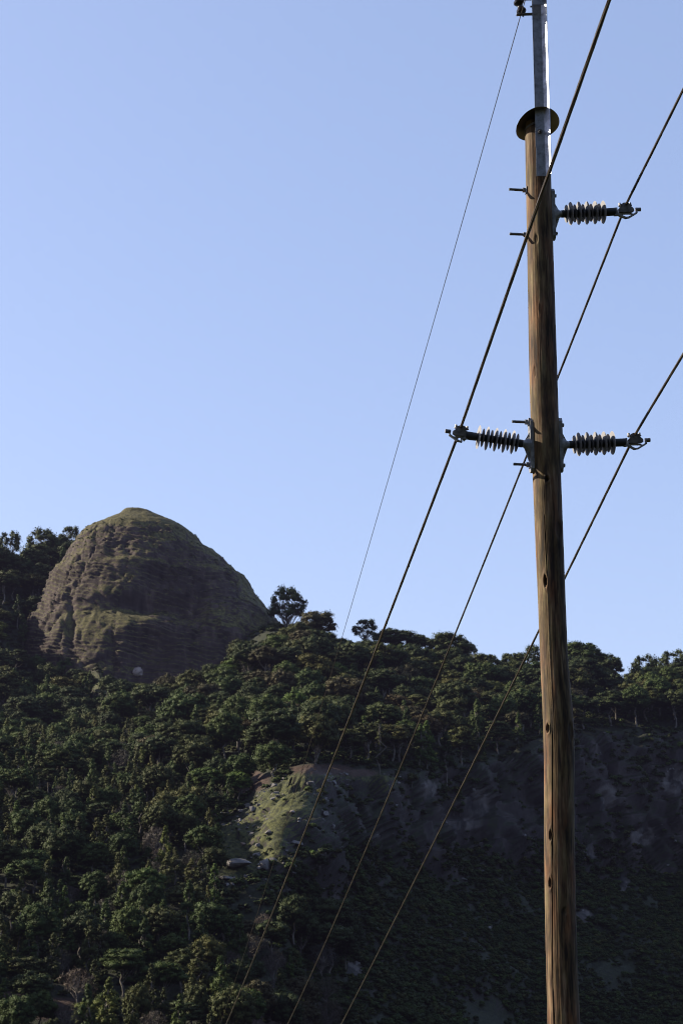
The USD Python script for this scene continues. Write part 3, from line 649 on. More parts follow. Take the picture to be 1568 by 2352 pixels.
MARKS = [(300, 1540, 'the foot of the dome'), (110, 1480, 'the left foot of the dome'), (30, 1290, 'the open tree at the far left edge'), (659, 1388, 'the lone skyline tree'), (1032, 1491, 'the big domed skyline crown'),
    (425, 1642, 'the largest domed green crown'), (645, 1572, 'the reddish-topped tree'), (872, 1702, 'the tall thin tree above the cliff'), (1035, 1640, 'the big sunlit layered crown'), (560, 1795, 'the red soil patch'),
    (640, 1880, 'the sunlit grassy spur'), (546, 1985, 'the flat grey slab'), (725, 1690, 'the spreading tree behind the thin wire'), (200, 1568, 'the small grassy ledge'), (365, 2128, 'the large flecked domed tree'),
    (455, 2216, 'the cone-shaped tree'), (570, 2140, 'the rusty red crown'), (178, 2266, 'the leafless domed tree'), (68, 2268, 'the dense dark tree by the soil bank'), (1400, 1560, 'the forked pale trunk'),
    (315, 2312, 'the tall bushy tree at the bottom edge'), (0, 1770, 'the left photo edge, mid height'), (0, 2080, 'the left photo edge, lower down'), (632, 2277, 'the pinkish leafless tree'), (1270, 1560, 'the pole at ridge height'), (838, 1446, 'the small ragged skyline tree')]
DIRS = ['right of', 'above right of', 'above', 'above left of', 'left of', 'below left of', 'below', 'below right of']
given = set()
def label_for(t):
    x, y = t['px'][:2]
    near_ = sorted(MARKS, key=lambda m: math.hypot(m[0] - x, m[1] - y))
    word = {'broad': 'broad-crowned', 'umbrella': 'flat-topped', 'round': 'dense rounded', 'slender': 'narrow upright', 'airy': 'thin airy', 'open': 'open-crowned', 'bare': 'bare twiggy', 'bush': 'low'}[t['kind']]
    for size in (False, True):
        for m in near_[:3]:
            dx, dy = x - m[0], m[1] - y
            dist_ = math.hypot(dx, dy)
            k = int(round(math.degrees(math.atan2(dy, dx)) / 45)) % 8
            far_ = 'just ' if dist_ < 60 else '' if dist_ < 130 else 'some way '
            big = ('big ' if t['px'][2] > 62 else 'small ' if t['px'][2] < 40 else 'middling ') if size else ''
            l = '%s%s %s %s, %s%s %s' % (big, word, LOOK_WORD[t['look']], 'bush' if t['kind'] == 'bush' else 'tree', far_, DIRS[k], m[2])
            if l not in given and len(l.split()) <= 16:
                given.add(l); return l
    return l
BASENAME = {'broad': 'broadleaf_tree', 'umbrella': 'umbrella_tree', 'round': 'bushy_tree', 'slender': 'slender_tree', 'airy': 'thin_tree', 'open': 'skyline_tree', 'bare': 'bare_tree', 'bush': 'bush'}
mass = {}
for i, t in enumerate(TREES):
    var = int(rng.integers(3 if t['kind'] in ('broad', 'round', 'slender', 'open') else 2))
    path, w, h, z0 = proto(t['kind'], t['look'], var)
    sx, sz = t['w'] / w, t['h'] / h
    rot = float(rng.uniform(0, 360))
    if i in single:
        x = UsdGeom.Xform.Define(stage, numbered('/World/' + BASENAME[t['kind']]))
        x.AddTranslateOp().Set(Gf.Vec3d(*map(float, t['c']))); x.AddRotateZOp().Set(rot); x.AddScaleOp().Set(Gf.Vec3f(sx, sx, sz))
        p = x.GetPrim(); p.GetReferences().AddInternalReference(path); p.SetInstanceable(True)
        lab = t['label']
        cat = 'bush' if t['kind'] == 'bush' else 'tree'
        if lab: tag(p, lab, cat)
        else:
            pl = where(*t['px'][:2])
            tag(p, label_for(t), cat, 'forest trees ' + pl)
    else:
        mass.setdefault(path, []).append((t['c'], rot, (sx, sx, sz)))

def instancer(name, protos, items, kind='stuff', label=None, cat=None):
    pi = UsdGeom.PointInstancer.Define(stage, '/World/' + name)
    paths = []
    for k, (crown_path) in enumerate(protos):
        q = stage.DefinePrim('/World/%s/kinds/kind_%d' % (name, k), 'Xform'); q.GetReferences().AddInternalReference(crown_path); paths.append(q.GetPath())
    pi.CreatePrototypesRel().SetTargets(paths)
    idx, pos, ori, scl = [], [], [], []
    for k, c, rot, s in items:
        idx.append(k); pos.append(Gf.Vec3f(*map(float, c))); a = math.radians(rot) / 2
        ori.append(Gf.Quath(math.cos(a), 0, 0, math.sin(a))); scl.append(Gf.Vec3f(*map(float, s)))
    pi.CreateProtoIndicesAttr(idx); pi.CreatePositionsAttr(pos); pi.CreateOrientationsAttr(ori); pi.CreateScalesAttr(scl)
    return tag(pi.GetPrim(), label, cat, kind=kind)
keys = list(mass)
instancer('forest', keys, [(k, *it) for k, key in enumerate(keys) for it in mass[key]], label='mass of smaller and half hidden trees filling the forested mountainside', cat='forest')

# undergrowth: small bushes over the forest floor, the cliff ledges and the gully
bl = [proto('bush', l, v)[0] for l, v in (('dark', 0), ('green', 1), ('olive', 0))]
items = []
gw = wts * np.array([(pj[i, j, 0] > 630) & (u_rows[j] < NB + 2.1) for i, j in pool]); gw /= gw.sum()
for k in np.concatenate([rng.choice(len(pool), 16000, p=wts, replace=True), rng.choice(len(pool), 9000, p=gw, replace=True)]):
    i, j = pool[k]; p = P1[i, j]; x, y, dist = pj[i, j]; u = u_rows[j]
    if soil[i, j] > 0.3 or (meadow[i, j] > 0.3 and rng.uniform() > 0.7) or pale[i, j] > 0.3: continue
    steep_face = x > 640 and NB + 1.9 < u < NB + 3.05
    clump = fbm(p * 0.05, 3, 71)
    if steep_face and clump + rng.uniform(-0.12, 0.12) < 0.455: continue
    if x > 640 and u < NB + 1.95 and clump + rng.uniform(-0.08, 0.08) < 0.29: continue
    s = rng.uniform(0.3, 0.95) * (0.6 + 1.1 * max(clump - 0.3, 0.05))
    if meadow[i, j] > 0.3: s *= 0.4
    items.append((int(rng.choice(3, p=[0.6, 0.25, 0.15])), p + [0, 0, 0.5 * s], float(rng.uniform(0, 360)), (s, s, s * rng.uniform(0.6, 1.1))))
dome_rows = np.where(yy > 1215)[0]
pd1 = project(D1)
vis = [(a, b) for a in dome_rows for b in np.where(np.sin(th) < 0.1)[0] if rng.uniform() < (0.11 if saw[a, b] > 0.8 else 0.006)]
tvn = unit(np.cross((np.roll(D1, -1, 1) - np.roll(D1, 1, 1)), np.stack([np.gradient(D1[..., k], axis=0) for k in range(3)], -1)))
for a, b in vis:
    steep_ = abs(tvn[a, b, 2])
    if rng.uniform() < 0.15 + 0.5 * steep_:
        s = rng.uniform(0.10, 0.30)
        items.append((int(rng.choice(3, p=[0.35, 0.15, 0.5])), D1[a, b] + [0, 0, 0.1], float(rng.uniform(0, 360)), (s, s, s * 0.8)))
instancer('undergrowth', bl, items, label='low scrub and bushes between the trees and on the cliff ledges', cat='undergrowth')

# loose stones on the spur and at the feet of the cliffs
rp = stage.CreateClassPrim('/World/stone_kind_0')
g_ = np.random.default_rng(5)
for q_ in range(3):
    st = hull(unit(g_.normal(size=(12, 3))) * g_.uniform(0.6, 1.1, (12, 1)) * [1, 0.8, 0.55])
    if q_: rp = stage.CreateClassPrim('/World/stone_kind_%d' % q_)
    usdkit.mesh(stage, '/World/stone_kind_%d/stone' % q_, st, ROCK, False)
items = []
for k in rng.choice(len(pool), 60000, p=wts, replace=True):
    i, j = pool[k]; p = P1[i, j]; x, y, dist = pj[i, j]; u = u_rows[j]
    dense = 0.5 if meadow[i, j] > 0.3 and x > 480 else 0.35 if (nose[i, j] > 0.4 or pale[i, j] > 0.3) else 0.03 if x > 640 and NB + 1.2 < u < NB + 3 else 0
    if rng.uniform() > dense * smooth(0.45, 0.6, fbm(p * 0.12, 3, 81)): continue
    s_ = float(rng.gamma(2.0, 0.28)) + 0.15
    items.append((int(rng.integers(3)), p + [0, 0, 0.1 * s_], float(rng.uniform(0, 360)), (s_, s_, s_)))
instancer('loose_stones', ['/World/stone_kind_%d' % q_ for q_ in range(3)], items[:2500], label='loose grey stones scattered over the grassy spur and cliff foot', cat='stones')

# ------------------------------------------------------------------ the pole
POLE_Y = 14.0
K = 2500 / 1568.0
def src(x, y, Y=POLE_Y): return at_depth(x / K, y / K, Y)
T = np.array([(282, 1205.5, 1261.5), (600, 1211, 1271), (909, 1217, 1281), (1215, 1228, 1292), (1400, 1236, 1299), (1495, 1239.5, 1303), (1693, 1248, 1318), (1850, 1249, 1319), (2043, 1250, 1321), (2200, 1253.5, 1325), (2352, 1257, 1331.5), (2600, 1262, 1342)], float)
mid = np.array([at_depth((a + b) / 2, y, POLE_Y) for y, a, b in T])
rad = np.array([(b - a) / 2 * project(m)[2] / FPX for (y, a, b), m in zip(T, mid)])
o = np.argsort(mid[:, 2])
fx, frad = PchipInterpolator(mid[o, 2], mid[o, 0]), PchipInterpolator(mid[o, 2], rad[o])
zlow, ztop = -1.2, mid[0, 2]
def pole_c(z): z = np.asarray(z, float); zz = np.maximum(z, mid[-1, 2]); return np.stack([fx(zz) + (z - zz) * -0.01, POLE_Y + 0 * z, z], -1)
def pole_r(z): return frad(np.maximum(z, mid[-1, 2]))
BASE = pole_c(zlow + 0.6); BASE[2] = -0.6
pole = thing('utility_pole', BASE)
tag(pole, 'tall weathered round wooden power pole with three insulators and a metal top cap', 'utility pole')
def part(name, m, mt, parent=None, smooth=30, **k):
    m = m.copy(); m.apply_translation(-BASE); return obj(name, m, mt, parent or pole, smooth, **k)

WOOD = mat('pole_wood', {
    'tc': ('texture_coordinate', {}), 'mp': ('mapping', {'scale': (24.0, 24.0, 2.6)}), 'mq': ('mapping', {'scale': (8.0, 8.0, 2.2)}), 'mr': ('mapping', {'scale': (48.0, 48.0, 2.4)}),
    'n1': ('noise_texture', {'scale': 1.0, 'detail': 8.0, 'roughness': 0.65}), 'n2': ('noise_texture', {'scale': 1.0, 'detail': 5.0, 'roughness': 0.6}), 'n3': ('noise_texture', {'scale': 1.0, 'detail': 4.0}),
    'r1': ('rgb_ramp', {'ramp': [(0.36, (0.014, 0.008, 0.005)), (0.45, (0.050, 0.029, 0.015)), (0.54, (0.090, 0.057, 0.031)), (0.64, (0.14, 0.101, 0.062))]}),
    'r2': ('rgb_ramp', {'ramp': [(0.36, (0.42, 0.48, 0.38)), (0.46, (0.85, 0.92, 0.72)), (0.53, (1, 1, 1)), (0.64, (1.18, 0.84, 0.64))]}),
    'x': ('mix_color', {'blend_type': 'multiply', 'fac': 0.85}), 'r3': ('rgb_ramp', {'ramp': [(0.36, (0.18, 0.17, 0.16)), (0.43, (1, 1, 1))]}), 'x2': ('mix_color', {'blend_type': 'multiply', 'fac': 0.7}),
    'a': ('attribute', {'attribute': 'knot'}), 'x3': ('mix_color', {'blend_type': 'mix', 'b': (0.022, 0.014, 0.010)}),
    'bp': ('bump', {'strength': 0.6, 'distance': 0.006}), 'p': ('principled_bsdf', {'roughness': 0.8, 'specular_ior_level': 0.25})},
    [('tc.object', 'mp.vector'), ('tc.object', 'mq.vector'), ('tc.object', 'mr.vector'), ('mp.vector', 'n1.vector'), ('mq.vector', 'n2.vector'), ('mr.vector', 'n3.vector'), ('n1.fac', 'r1.fac'), ('n2.fac', 'r2.fac'), ('n3.fac', 'r3.fac'),
     ('r1.color', 'x.a'), ('r2.color', 'x.b'), ('x.result', 'x2.a'), ('r3.color', 'x2.b'), ('x2.result', 'x3.a'), ('a.fac', 'x3.fac'), ('x3.result', 'p.base_color'), ('n1.fac', 'bp.height'), ('bp.normal', 'p.normal')])
STEEL = mat('galvanized_steel', {'tc': ('texture_coordinate', {}), 'n': ('noise_texture', {'scale': 14.0, 'detail': 6.0, 'roughness': 0.7}), 'r': ('rgb_ramp', {'ramp': [(0.34, (0.08, 0.085, 0.10)), (0.45, (0.17, 0.185, 0.22)), (0.62, (0.25, 0.27, 0.32))]}),
    'rr': ('map_range', {'from_min': 0.3, 'from_max': 0.7, 'to_min': 0.5, 'to_max': 0.32}), 'p': ('principled_bsdf', {'metallic': 0.7})},
    [('tc.object', 'n.vector'), ('n.fac', 'r.fac'), ('r.color', 'p.base_color'), ('n.fac', 'rr.value'), ('rr.result', 'p.roughness')])
DARKSTEEL = mat('dull_dark_steel', {'tc': ('texture_coordinate', {}), 'n': ('noise_texture', {'scale': 30.0, 'detail': 5.0}), 'r': ('rgb_ramp', {'ramp': [(0.3, (0.06, 0.06, 0.065)), (0.7, (0.17, 0.17, 0.18))]}), 'p': ('principled_bsdf', {'metallic': 0.7, 'roughness': 0.5})},
    [('tc.object', 'n.vector'), ('n.fac', 'r.fac'), ('r.color', 'p.base_color')])
GREY = mat('dull_galvanized_casting', {'tc': ('texture_coordinate', {}), 'n': ('noise_texture', {'scale': 25.0, 'detail': 5.0}), 'r': ('rgb_ramp', {'ramp': [(0.3, (0.11, 0.115, 0.125)), (0.7, (0.26, 0.27, 0.29))]}), 'p': ('principled_bsdf', {'metallic': 0.7, 'roughness': 0.5})},
    [('tc.object', 'n.vector'), ('n.fac', 'r.fac'), ('r.color', 'p.base_color')])
BLACK = mat('black_polymer', {'p': ('principled_bsdf', {'base_color': (0.016, 0.017, 0.02), 'roughness': 0.55, 'specular_ior_level': 0.3})}, [])
GLAZE = mat('black_glaze', {'p': ('principled_bsdf', {'base_color': (0.012, 0.010, 0.010), 'roughness': 0.12})}, [])
SHED = mat('grey_silicone', {'p': ('principled_bsdf', {'base_color': (0.33, 0.335, 0.36), 'roughness': 0.6, 'specular_ior_level': 0.3}), 't': ('translucent_bsdf', {'color': (0.42, 0.40, 0.40)}), 'm': ('mix_closure', {'fac': 0.45})},
    [('p.BSDF', 'm.closure1'), ('t.BSDF', 'm.closure2')], 'm.closure')
BRASS = mat('dull_brown_sheet_metal', {'tc': ('texture_coordinate', {}), 'n': ('noise_texture', {'scale': 5.0, 'detail': 4.0}), 'r': ('rgb_ramp', {'ramp': [(0.3, (0.22, 0.18, 0.11)), (0.7, (0.42, 0.35, 0.24))]}), 'p': ('principled_bsdf', {'metallic': 0.9, 'roughness': 0.36})},
    [('tc.object', 'n.vector'), ('n.fac', 'r.fac'), ('r.color', 'p.base_color')])
CABLE = mat('weathered_cable', {'g': ('geometry', {}), 'n': ('noise_texture', {'scale': 3.0, 'detail': 4.0}), 'r': ('rgb_ramp', {'ramp': [(0.35, (0.042, 0.032, 0.025)), (0.65, (0.085, 0.068, 0.05))]}), 'p': ('principled_bsdf', {'metallic': 0.55, 'roughness': 0.4})},
    [('g.position', 'n.vector'), ('n.fac', 'r.fac'), ('r.color', 'p.base_color')])

# shaft with a drying crack, knots and a slightly wavy surface
zz = np.linspace(zlow, ztop, 760)
ang = np.unique(np.round(np.concatenate([np.linspace(0, 2 * np.pi, 97)[:-1], 2 * np.pi - math.pi / 2 - 0.11 - 0.36 + np.linspace(-0.26, 0.26, 64)]), 5)); sides = len(ang)
c = pole_c(zz); r = pole_r(zz)
q = np.stack([np.cos(ang)[None] + 0 * zz[:, None], np.sin(ang)[None] + 0 * zz[:, None], np.repeat(zz[:, None], sides, 1)], -1)
rr = r[:, None] * (1 + 0.05 * (fbm(q * [1.2, 1.2, 0.8] + 5, 3, 61) - 0.5) + 0.035 * (fbm(q * [9, 9, 0.7], 3, 62) - 0.5))
knot = np.zeros_like(rr)
def face_angle(u): return -math.pi / 2 + math.asin(np.clip(u, -1, 1)) - 0.11
def pole_u(px, py):
    i = np.argmin(abs(project(c)[:, 1] - py)); cpx = project(c[i])[0]; w = r[i] * FPX / project(c[i])[2]
    return (px - cpx) / w, zz[i]
crack = [(1190, 1250), (1300, 1255), (1420, 1260), (1560, 1264), (1660, 1267), (1800, 1268), (1950, 1268), (2100, 1268), (2250, 1269), (2400, 1275)]
ca = np.array([(pole_u(x, y)[1], face_angle(pole_u(x, y)[0])) for y, x in crack]); ca = ca[np.argsort(ca[:, 0])]
th_c = np.interp(zz, ca[:, 0], ca[:, 1]) + 0.03 * (fbm(np.stack([zz * 2, zz * 0, zz * 0], -1), 3, 65) - 0.5)
dth = (ang[None] - th_c[:, None] + math.pi) % (2 * math.pi) - math.pi
gap_ = lambda z: smooth(*sorted((pole_u(1250, 1660)[1], pole_u(1250, 1700)[1])), z)
wide = (1 - gap_(zz) * (1 - smooth(pole_u(1250, 1330)[1] - 0.05, pole_u(1250, 1330)[1] + 0.05, zz)) * 0.97) * (0.018 + 0.026 * fbm(np.stack([zz * 1.3, zz * 0, zz * 0], -1), 3, 66)) * ((zz < ca[-1, 0]) & (zz > -1.3))
cr = np.exp(-(dth / np.maximum(wide, 1e-3)[:, None]) ** 4) * (wide > 0)[:, None]
rr -= 0.014 * cr; knot = np.maximum(knot, 0.85 * cr)
for px, py, w, h, dep, dark in ((1256, 1108, 4, 6, .02, 1), (1282, 1223, 8, 22, .008, .6), (1252, 1340, 4, 13, .018, .9), (1258, 1675, 4, 9, .02, .95), (1310, 1683, 8, 22, .008, .6), (1264, 1921, 3, 11, .02, .9), (1263, 2028, 3, 11, .02, .9),
                          (1231, 557, 5, 11, .004, .4), (1240, 720, 3, 12, .003, .3), (1296, 2093, 6, 8, .006, .4), (1228, 860, 3, 14, .004, .35)):
    u, z = pole_u(px, py); a = face_angle(u); s = project(pole_c(z))[2] / FPX
    g = ((((ang - a + math.pi) % (2 * math.pi) - math.pi)[None] * r[:, None] / (w * s)) ** 2 + ((zz - z)[:, None] / (h * s)) ** 2)
    m = 1 - smooth(0.7, 1.15, g); rr -= dep * m; rr += 0.25 * dep * np.exp(-(np.sqrt(g) - 1.5) ** 2 * 4); knot = np.maximum(knot, dark * m)
v = np.stack([c[:, None, 0] + rr * np.cos(ang), c[:, None, 1] + rr * np.sin(ang), np.repeat(zz[:, None], sides, 1)], -1).reshape(-1, 3)
f = grid_faces(len(zz), sides, True); f = np.vstack([f[:, [0, 1, 2]], f[:, [0, 2, 3]]])
v = np.vstack([v, [c[-1]]]); n_ = len(v) - 1; l_ = (len(zz) - 1) * sides; kk_ = np.arange(sides)
f = np.vstack([f, np.stack([l_ + kk_, l_ + (kk_ + 1) % sides, np.full(sides, n_)], 1)])
part('shaft', trimesh.Trimesh(v, f, process=False), WOOD, smooth=True, primvars={'knot': np.append(knot.reshape(-1), 0.5)})

# sheet-metal cap: a dished disc, tilted
vdir = unit(ray(1232, 282)); rt = unit(np.cross(vdir, [0, 0, 1])); up = np.cross(rt, vdir)
dn = unit(-0.70 * vdir + 0.714 * (math.sin(math.radians(17)) * rt - math.cos(math.radians(17)) * up))
capc = at_depth(1232, 282, POLE_Y)
R_ = 51 * project(capc)[2] / FPX
prof = [(0.0, 0.02), (R_ * 0.4, 0.018), (R_ * 0.8, 0.006), (R_, -0.004), (R_ + 0.0015, -0.0055), (R_, -0.007), (R_ * 0.8, 0.003), (R_ * 0.4, 0.015), (0.0, 0.017)]
cap = lathe(prof, 64)
M = np.eye(4); M[:3, 2] = -dn; M[:3, 0] = unit(np.cross([0, 1, 0], -dn)); M[:3, 1] = np.cross(M[:3, 2], M[:3, 0]); M[:3, 3] = capc
bend = cap.vertices.copy(); cap.vertices[:, 2] += -0.9 * np.clip(bend[:, 0] - 0.02, -1, 1) ** 2
part('pole_cap', placed(cap, M), BRASS, smooth=40)
zb = src(1945, 466)[2]
tt = np.linspace(0, 2 * np.pi, 41)[:-1]
cb = pole_c(zb + 0 * tt) + np.stack([(pole_r(zb) + 0.004) * np.cos(tt), (pole_r(zb) + 0.004) * np.sin(tt), 0.03 * np.cos(tt)], -1)
part('binding_wire', join(*[tube(np.vstack([cb, cb[:2]]) + [0, 0, dz], 0.004, 6, False) for dz in (0, 0.011)]), DARKSTEEL)

# steel angle standing up past the pole top
yaw = math.radians(0)
p_bot, p_top = at_depth(1243, 404, POLE_Y - 0.135), at_depth(1231.5, -2, POLE_Y - 0.135)
L = np.linalg.norm(p_top - p_bot)
web = 0.094; leg = 0.075; tk = 0.007
web, e_ = 0.078, 0.040
poly = np.array([(-0.042, 0), (e_, 0), (e_ + 0.036, -0.036), (e_ + 0.044, -0.046), (e_ + 0.040, -0.052), (e_ + 0.033, -0.045), (e_ + 0.028, -0.037), (e_ + 0.001, -0.010), (e_ - 0.004, -tk), (-0.042, -tk)])
from shapely.geometry import Polygon, Point
ang_m = trimesh.creation.extrude_polygon(Polygon(poly), L)
zax = unit(p_top - p_bot); xax = np.array([math.cos(yaw), math.sin(yaw), 0]); M = np.eye(4)
yax = unit(np.cross(zax, xax)); xax = np.cross(yax, zax); M[:3, 0], M[:3, 1], M[:3, 2], M[:3, 3] = xax, yax, zax, p_bot
steel = part('steel_angle', placed(ang_m, M), STEEL, smooth=20)
def hexbolt(r, h, shaft=0.0):
    b = trimesh.creation.cylinder(r, h, sections=6); b.apply_translation([0, 0, h / 2])
    w_ = trimesh.creation.cylinder(r * 1.35, h * 0.22, sections=20); w_.apply_translation([0, 0, h * 0.1])
    ms = [b, w_]
    if shaft:
        s_ = trimesh.creation.cylinder(r * 0.55, shaft, sections=14); s_.apply_translation([0, 0, shaft / 2]); ms.append(s_)
    return join(*ms)
toward = np.array([[1, 0, 0, 0], [0, 0, -1, 0], [0, 1, 0, 0], [0, 0, 0, 1.0]])      # local z to -y
def on_web(x, z, y=0.0):
    A = np.eye(4); A[:3, 3] = [x, -tk + y, z]; return M @ A @ toward
zb1 = L * (404 - 304) / 406
part('bolt', placed(hexbolt(0.017, 0.016, 0.034), on_web(-0.004, zb1)), DARKSTEEL, steel)
for k, (hx, hz) in enumerate(((0.0, L - 0.06), (-0.002, L * 0.66), (0.004, L * 0.57))):
    pass
# top plate folded over the angle, with its hole
pl = Polygon([(-0.05, 0), (0.056, 0), (0.056, 0.092), (0.05, 0.098), (-0.044, 0.098), (-0.05, 0.092)]).difference(Point(0.002, 0.052).buffer(0.0125))
plate = trimesh.creation.extrude_polygon(pl, 0.006); A = np.eye(4); A[:3, 3] = [0.0, -0.079, L - 0.095]
lid = box((-0.05, -0.079, L + 0.0), (0.056, 0.0, L + 0.006)); 
part('end_plate', join(placed(plate, M @ A @ np.array([[1, 0, 0, 0], [0, 0, -1, 0], [0, 1, 0, 0], [0, 0, 0, 1.0]])), placed(lid, M)), STEEL, steel, smooth=20)
# clevis and spool insulator at the left of the top
sp = at_depth(1194, 14, POLE_Y - 0.1)
prs = [(0.0, -0.062), (0.034, -0.062), (0.043, -0.05), (0.043, -0.034), (0.034, -0.022), (0.026, -0.010), (0.024, 0.0), (0.026, 0.010), (0.036, 0.022), (0.047, 0.034), (0.047, 0.05), (0.038, 0.062), (0.0, 0.062)]
tiltM = trimesh.transformations.rotation_matrix(math.radians(-14), [0, 1, 0]); tiltM[:3, 3] = sp
spool = part('spool_insulator', placed(lathe(prs, 28), tiltM), GLAZE, smooth=35)
a0 = at_depth(1226, 27, POLE_Y - 0.1)
arm = [box((-0.135, -0.02, -0.078), (0.035, 0.02, -0.070), 0.0015), box((-0.135, -0.02, 0.070), (0.035, 0.02, 0.078), 0.0015), box((0.027, -0.02, -0.078), (0.035, 0.02, 0.078), 0.0015)]
Mc = trimesh.transformations.rotation_matrix(math.radians(-2), [0, 1, 0]); Mc[:3, 3] = sp + [0.098, 0, 0]
part('clevis', placed(join(*arm), Mc), DARKSTEEL, spool)
rod = trimesh.creation.cylinder(0.008, 0.2, sections=12); part('pin', placed(rod, tiltM), DARKSTEEL, spool)
Mb = trimesh.transformations.rotation_matrix(math.radians(-90), [0, 1, 0]); Mb[:3, 3] = sp + [0.128, 0, 0]
part('bolt', placed(hexbolt(0.014, 0.02, 0.04), Mb), DARKSTEEL, spool)

# ------------------------------------------------------------------ post insulators and the cables they hold
CLAMP = {'left': src(1686.6, 1566.6, 13.9), 'upper': src(2290, 750, 14.1), 'lower': src(2323, 1594, 14.1)}
AXIS0 = {'left': src(2010, 1637), 'upper': src(1969, 786), 'lower': src(2010, 1632)}
def insulator(key, label, heads):
    p0 = pole_c(AXIS0[key][2]); tip = CLAMP[key] - [0, 0, 0.058]
    ax = unit(tip - p0); MV = frame(p0, ax * [1, 1, 0], [0, 0, 1.0]); rp = float(pole_r(p0[2])); M = frame(p0, ax, [0, 0, 1.0])
    reach = np.linalg.norm(tip - p0)
    s0 = rp + 0.012
    # core with moulded swellings
    prof = [(0.0, s0 + 0.07), (0.030, s0 + 0.07), (0.033, s0 + 0.075), (0.033, s0 + 0.10)]
    for k in range(10):
        x = s0 + 0.118 + 0.0365 * k
        prof += [(0.030, x - 0.014), (0.037, x - 0.006), (0.040, x + 0.002), (0.030, x + 0.013)]
    xe = s0 + 0.118 + 0.0365 * 9 + 0.02
    prof += [(0.034, xe), (0.035, xe + 0.085), (0.032, xe + 0.09), (0.0, xe + 0.09)]
    zx = np.array([[0, 0, 1, 0], [0, 1, 0, 0], [-1, 0, 0, 0], [0, 0, 0, 1.0]])     # local z to x
    ins = part('post_insulator', placed(lathe(prof, 28), M @ zx), BLACK, smooth=40)
    tag(ins, label)
    for k in range(10):
        R0 = 0.078 if k % 2 == 0 else 0.100
        x = s0 + 0.118 + 0.0365 * k; e = 0.006
        sh = lathe([(0.027, x - 0.003), (R0 * 0.6, x - 0.002), (R0 - 0.002, x - 0.001), (R0, x), (R0 - 0.002, x + 0.001), (R0 * 0.6, x + 0.003), (0.027, x + 0.006)], 40)
        part('shed', placed(sh, M @ zx), SHED, ins, smooth=40)
    # base: ribbed plate along the pole, and the flared socket
    zv = M[:3, 2]
    lo, hi = (-0.225, 0.24)
    plate = hull([(s0 - 0.02 + dx, y, z) for dx in (0, 0.03) for y, z in ((-0.04, lo + 0.03), (0.04, lo + 0.03), (-0.02, lo), (0.02, lo), (-0.04, hi - 0.03), (0.04, hi - 0.03), (-0.02, hi), (0.02, hi))])
    rib = hull([(s0, -0.010, -0.15), (s0, 0.010, -0.15), (s0, -0.010, 0.16), (s0, 0.010, 0.16), (s0 + 0.055, -0.007, 0.028), (s0 + 0.055, 0.007, 0.028), (s0 + 0.055, -0.007, -0.028), (s0 + 0.055, 0.007, -0.028)])
    flare = hull(np.vstack([np.array([(s0, 0.045 * math.cos(a), 0.085 * math.sin(a)) for a in np.linspace(0, 6.28, 15)]), np.array([(s0 + 0.06, 0.031 * math.cos(a), 0.031 * math.sin(a)) for a in np.linspace(0, 6.28, 15)])]))
    soc = trimesh.creation.cylinder(0.031, 0.05, sections=24); soc.apply_transform(zx); soc.apply_translation([s0 + 0.06, 0, 0])
    lip = hull([(s0 - 0.012, -0.03, hi - 0.02), (s0 - 0.012, 0.03, hi - 0.02), (s0 + 0.012, -0.02, hi - 0.06), (s0 + 0.012, 0.02, hi - 0.06), (s0 + 0.012, -0.02, hi - 0.1), (s0 + 0.012, 0.02, hi - 0.1), (s0 - 0.012, -0.03, hi - 0.1), (s0 - 0.012, 0.03, hi - 0.1)])
    part('mounting_bracket', join(placed(join(plate, lip), MV), placed(join(rib, flare, soc), M)), GREY, ins, smooth=25)
    for zb_ in (0.185, -0.165):
        Mh = np.eye(4); Mh[:3, 3] = [s0 + 0.009, 0, zb_]
        if heads: part('bolt_head', placed(hexbolt(0.017, 0.022), MV @ Mh @ zx), DARKSTEEL, ins, smooth=20)
    # clamp at the tip: ferrule, forked holder with a loop below, saddle and keeper with two small bolts
    xf = xe + 0.088
    fer = hull([(xf - 0.01, y, z) for y in (-0.022, 0.022) for z in (-0.034, 0.03)] + [(xf + 0.02, y, z) for y in (-0.016, 0.016) for z in (-0.036, 0.034)])
    x1, x2 = xf + 0.015, reach + 0.115
    def strap(pts, w=0.012, t=0.007):
        ms = []
        for (ax_, az_), (bx_, bz_) in zip(pts[:-1], pts[1:]):
            ms.append(hull([(xx + ox, y, zz_ + oz) for xx, zz_ in ((ax_, az_), (bx_, bz_)) for ox in (-t / 2, t / 2) for oz in (-t / 2, t / 2) for y in (-w, w)]))
        return join(*ms)
    loop = strap([(x1, -0.02), (x1 + 0.02, -0.036), (reach - 0.01, -0.062), (reach + 0.02, -0.058), (x2 - 0.02, -0.018), (x2 - 0.02, 0.02)], 0.014, 0.010)
    brace = strap([(x1 + 0.01, -0.022), (reach + 0.035, -0.026), (reach + 0.055, -0.030)], 0.010, 0.008)
    gus = hull([(reach - 0.03, y, z) for y in (-0.006, 0.006) for z in (-0.058, -0.05)] + [(reach - 0.055, y, -0.028) for y in (-0.006, 0.006)] + [(x1 + 0.015, y, -0.03) for y in (-0.006, 0.006)])
    part('end_fitting', placed(join(fer, loop, brace, gus), M), GREY, ins, smooth=25)
    body = hull([(xf + 0.03, y, z) for y in (-0.016, 0.016) for z in (-0.012, 0.02)] + [(reach - 0.035, y, 0.045) for y in (-0.026, 0.026)] + [(reach + 0.035, y, 0.045) for y in (-0.026, 0.026)] +
                [(reach + 0.07, y, z) for y in (-0.014, 0.014) for z in (-0.004, 0.02)] + [(reach - 0.04, y, -0.014) for y in (-0.022, 0.022)] + [(reach + 0.05, y, -0.012) for y in (-0.022, 0.022)])
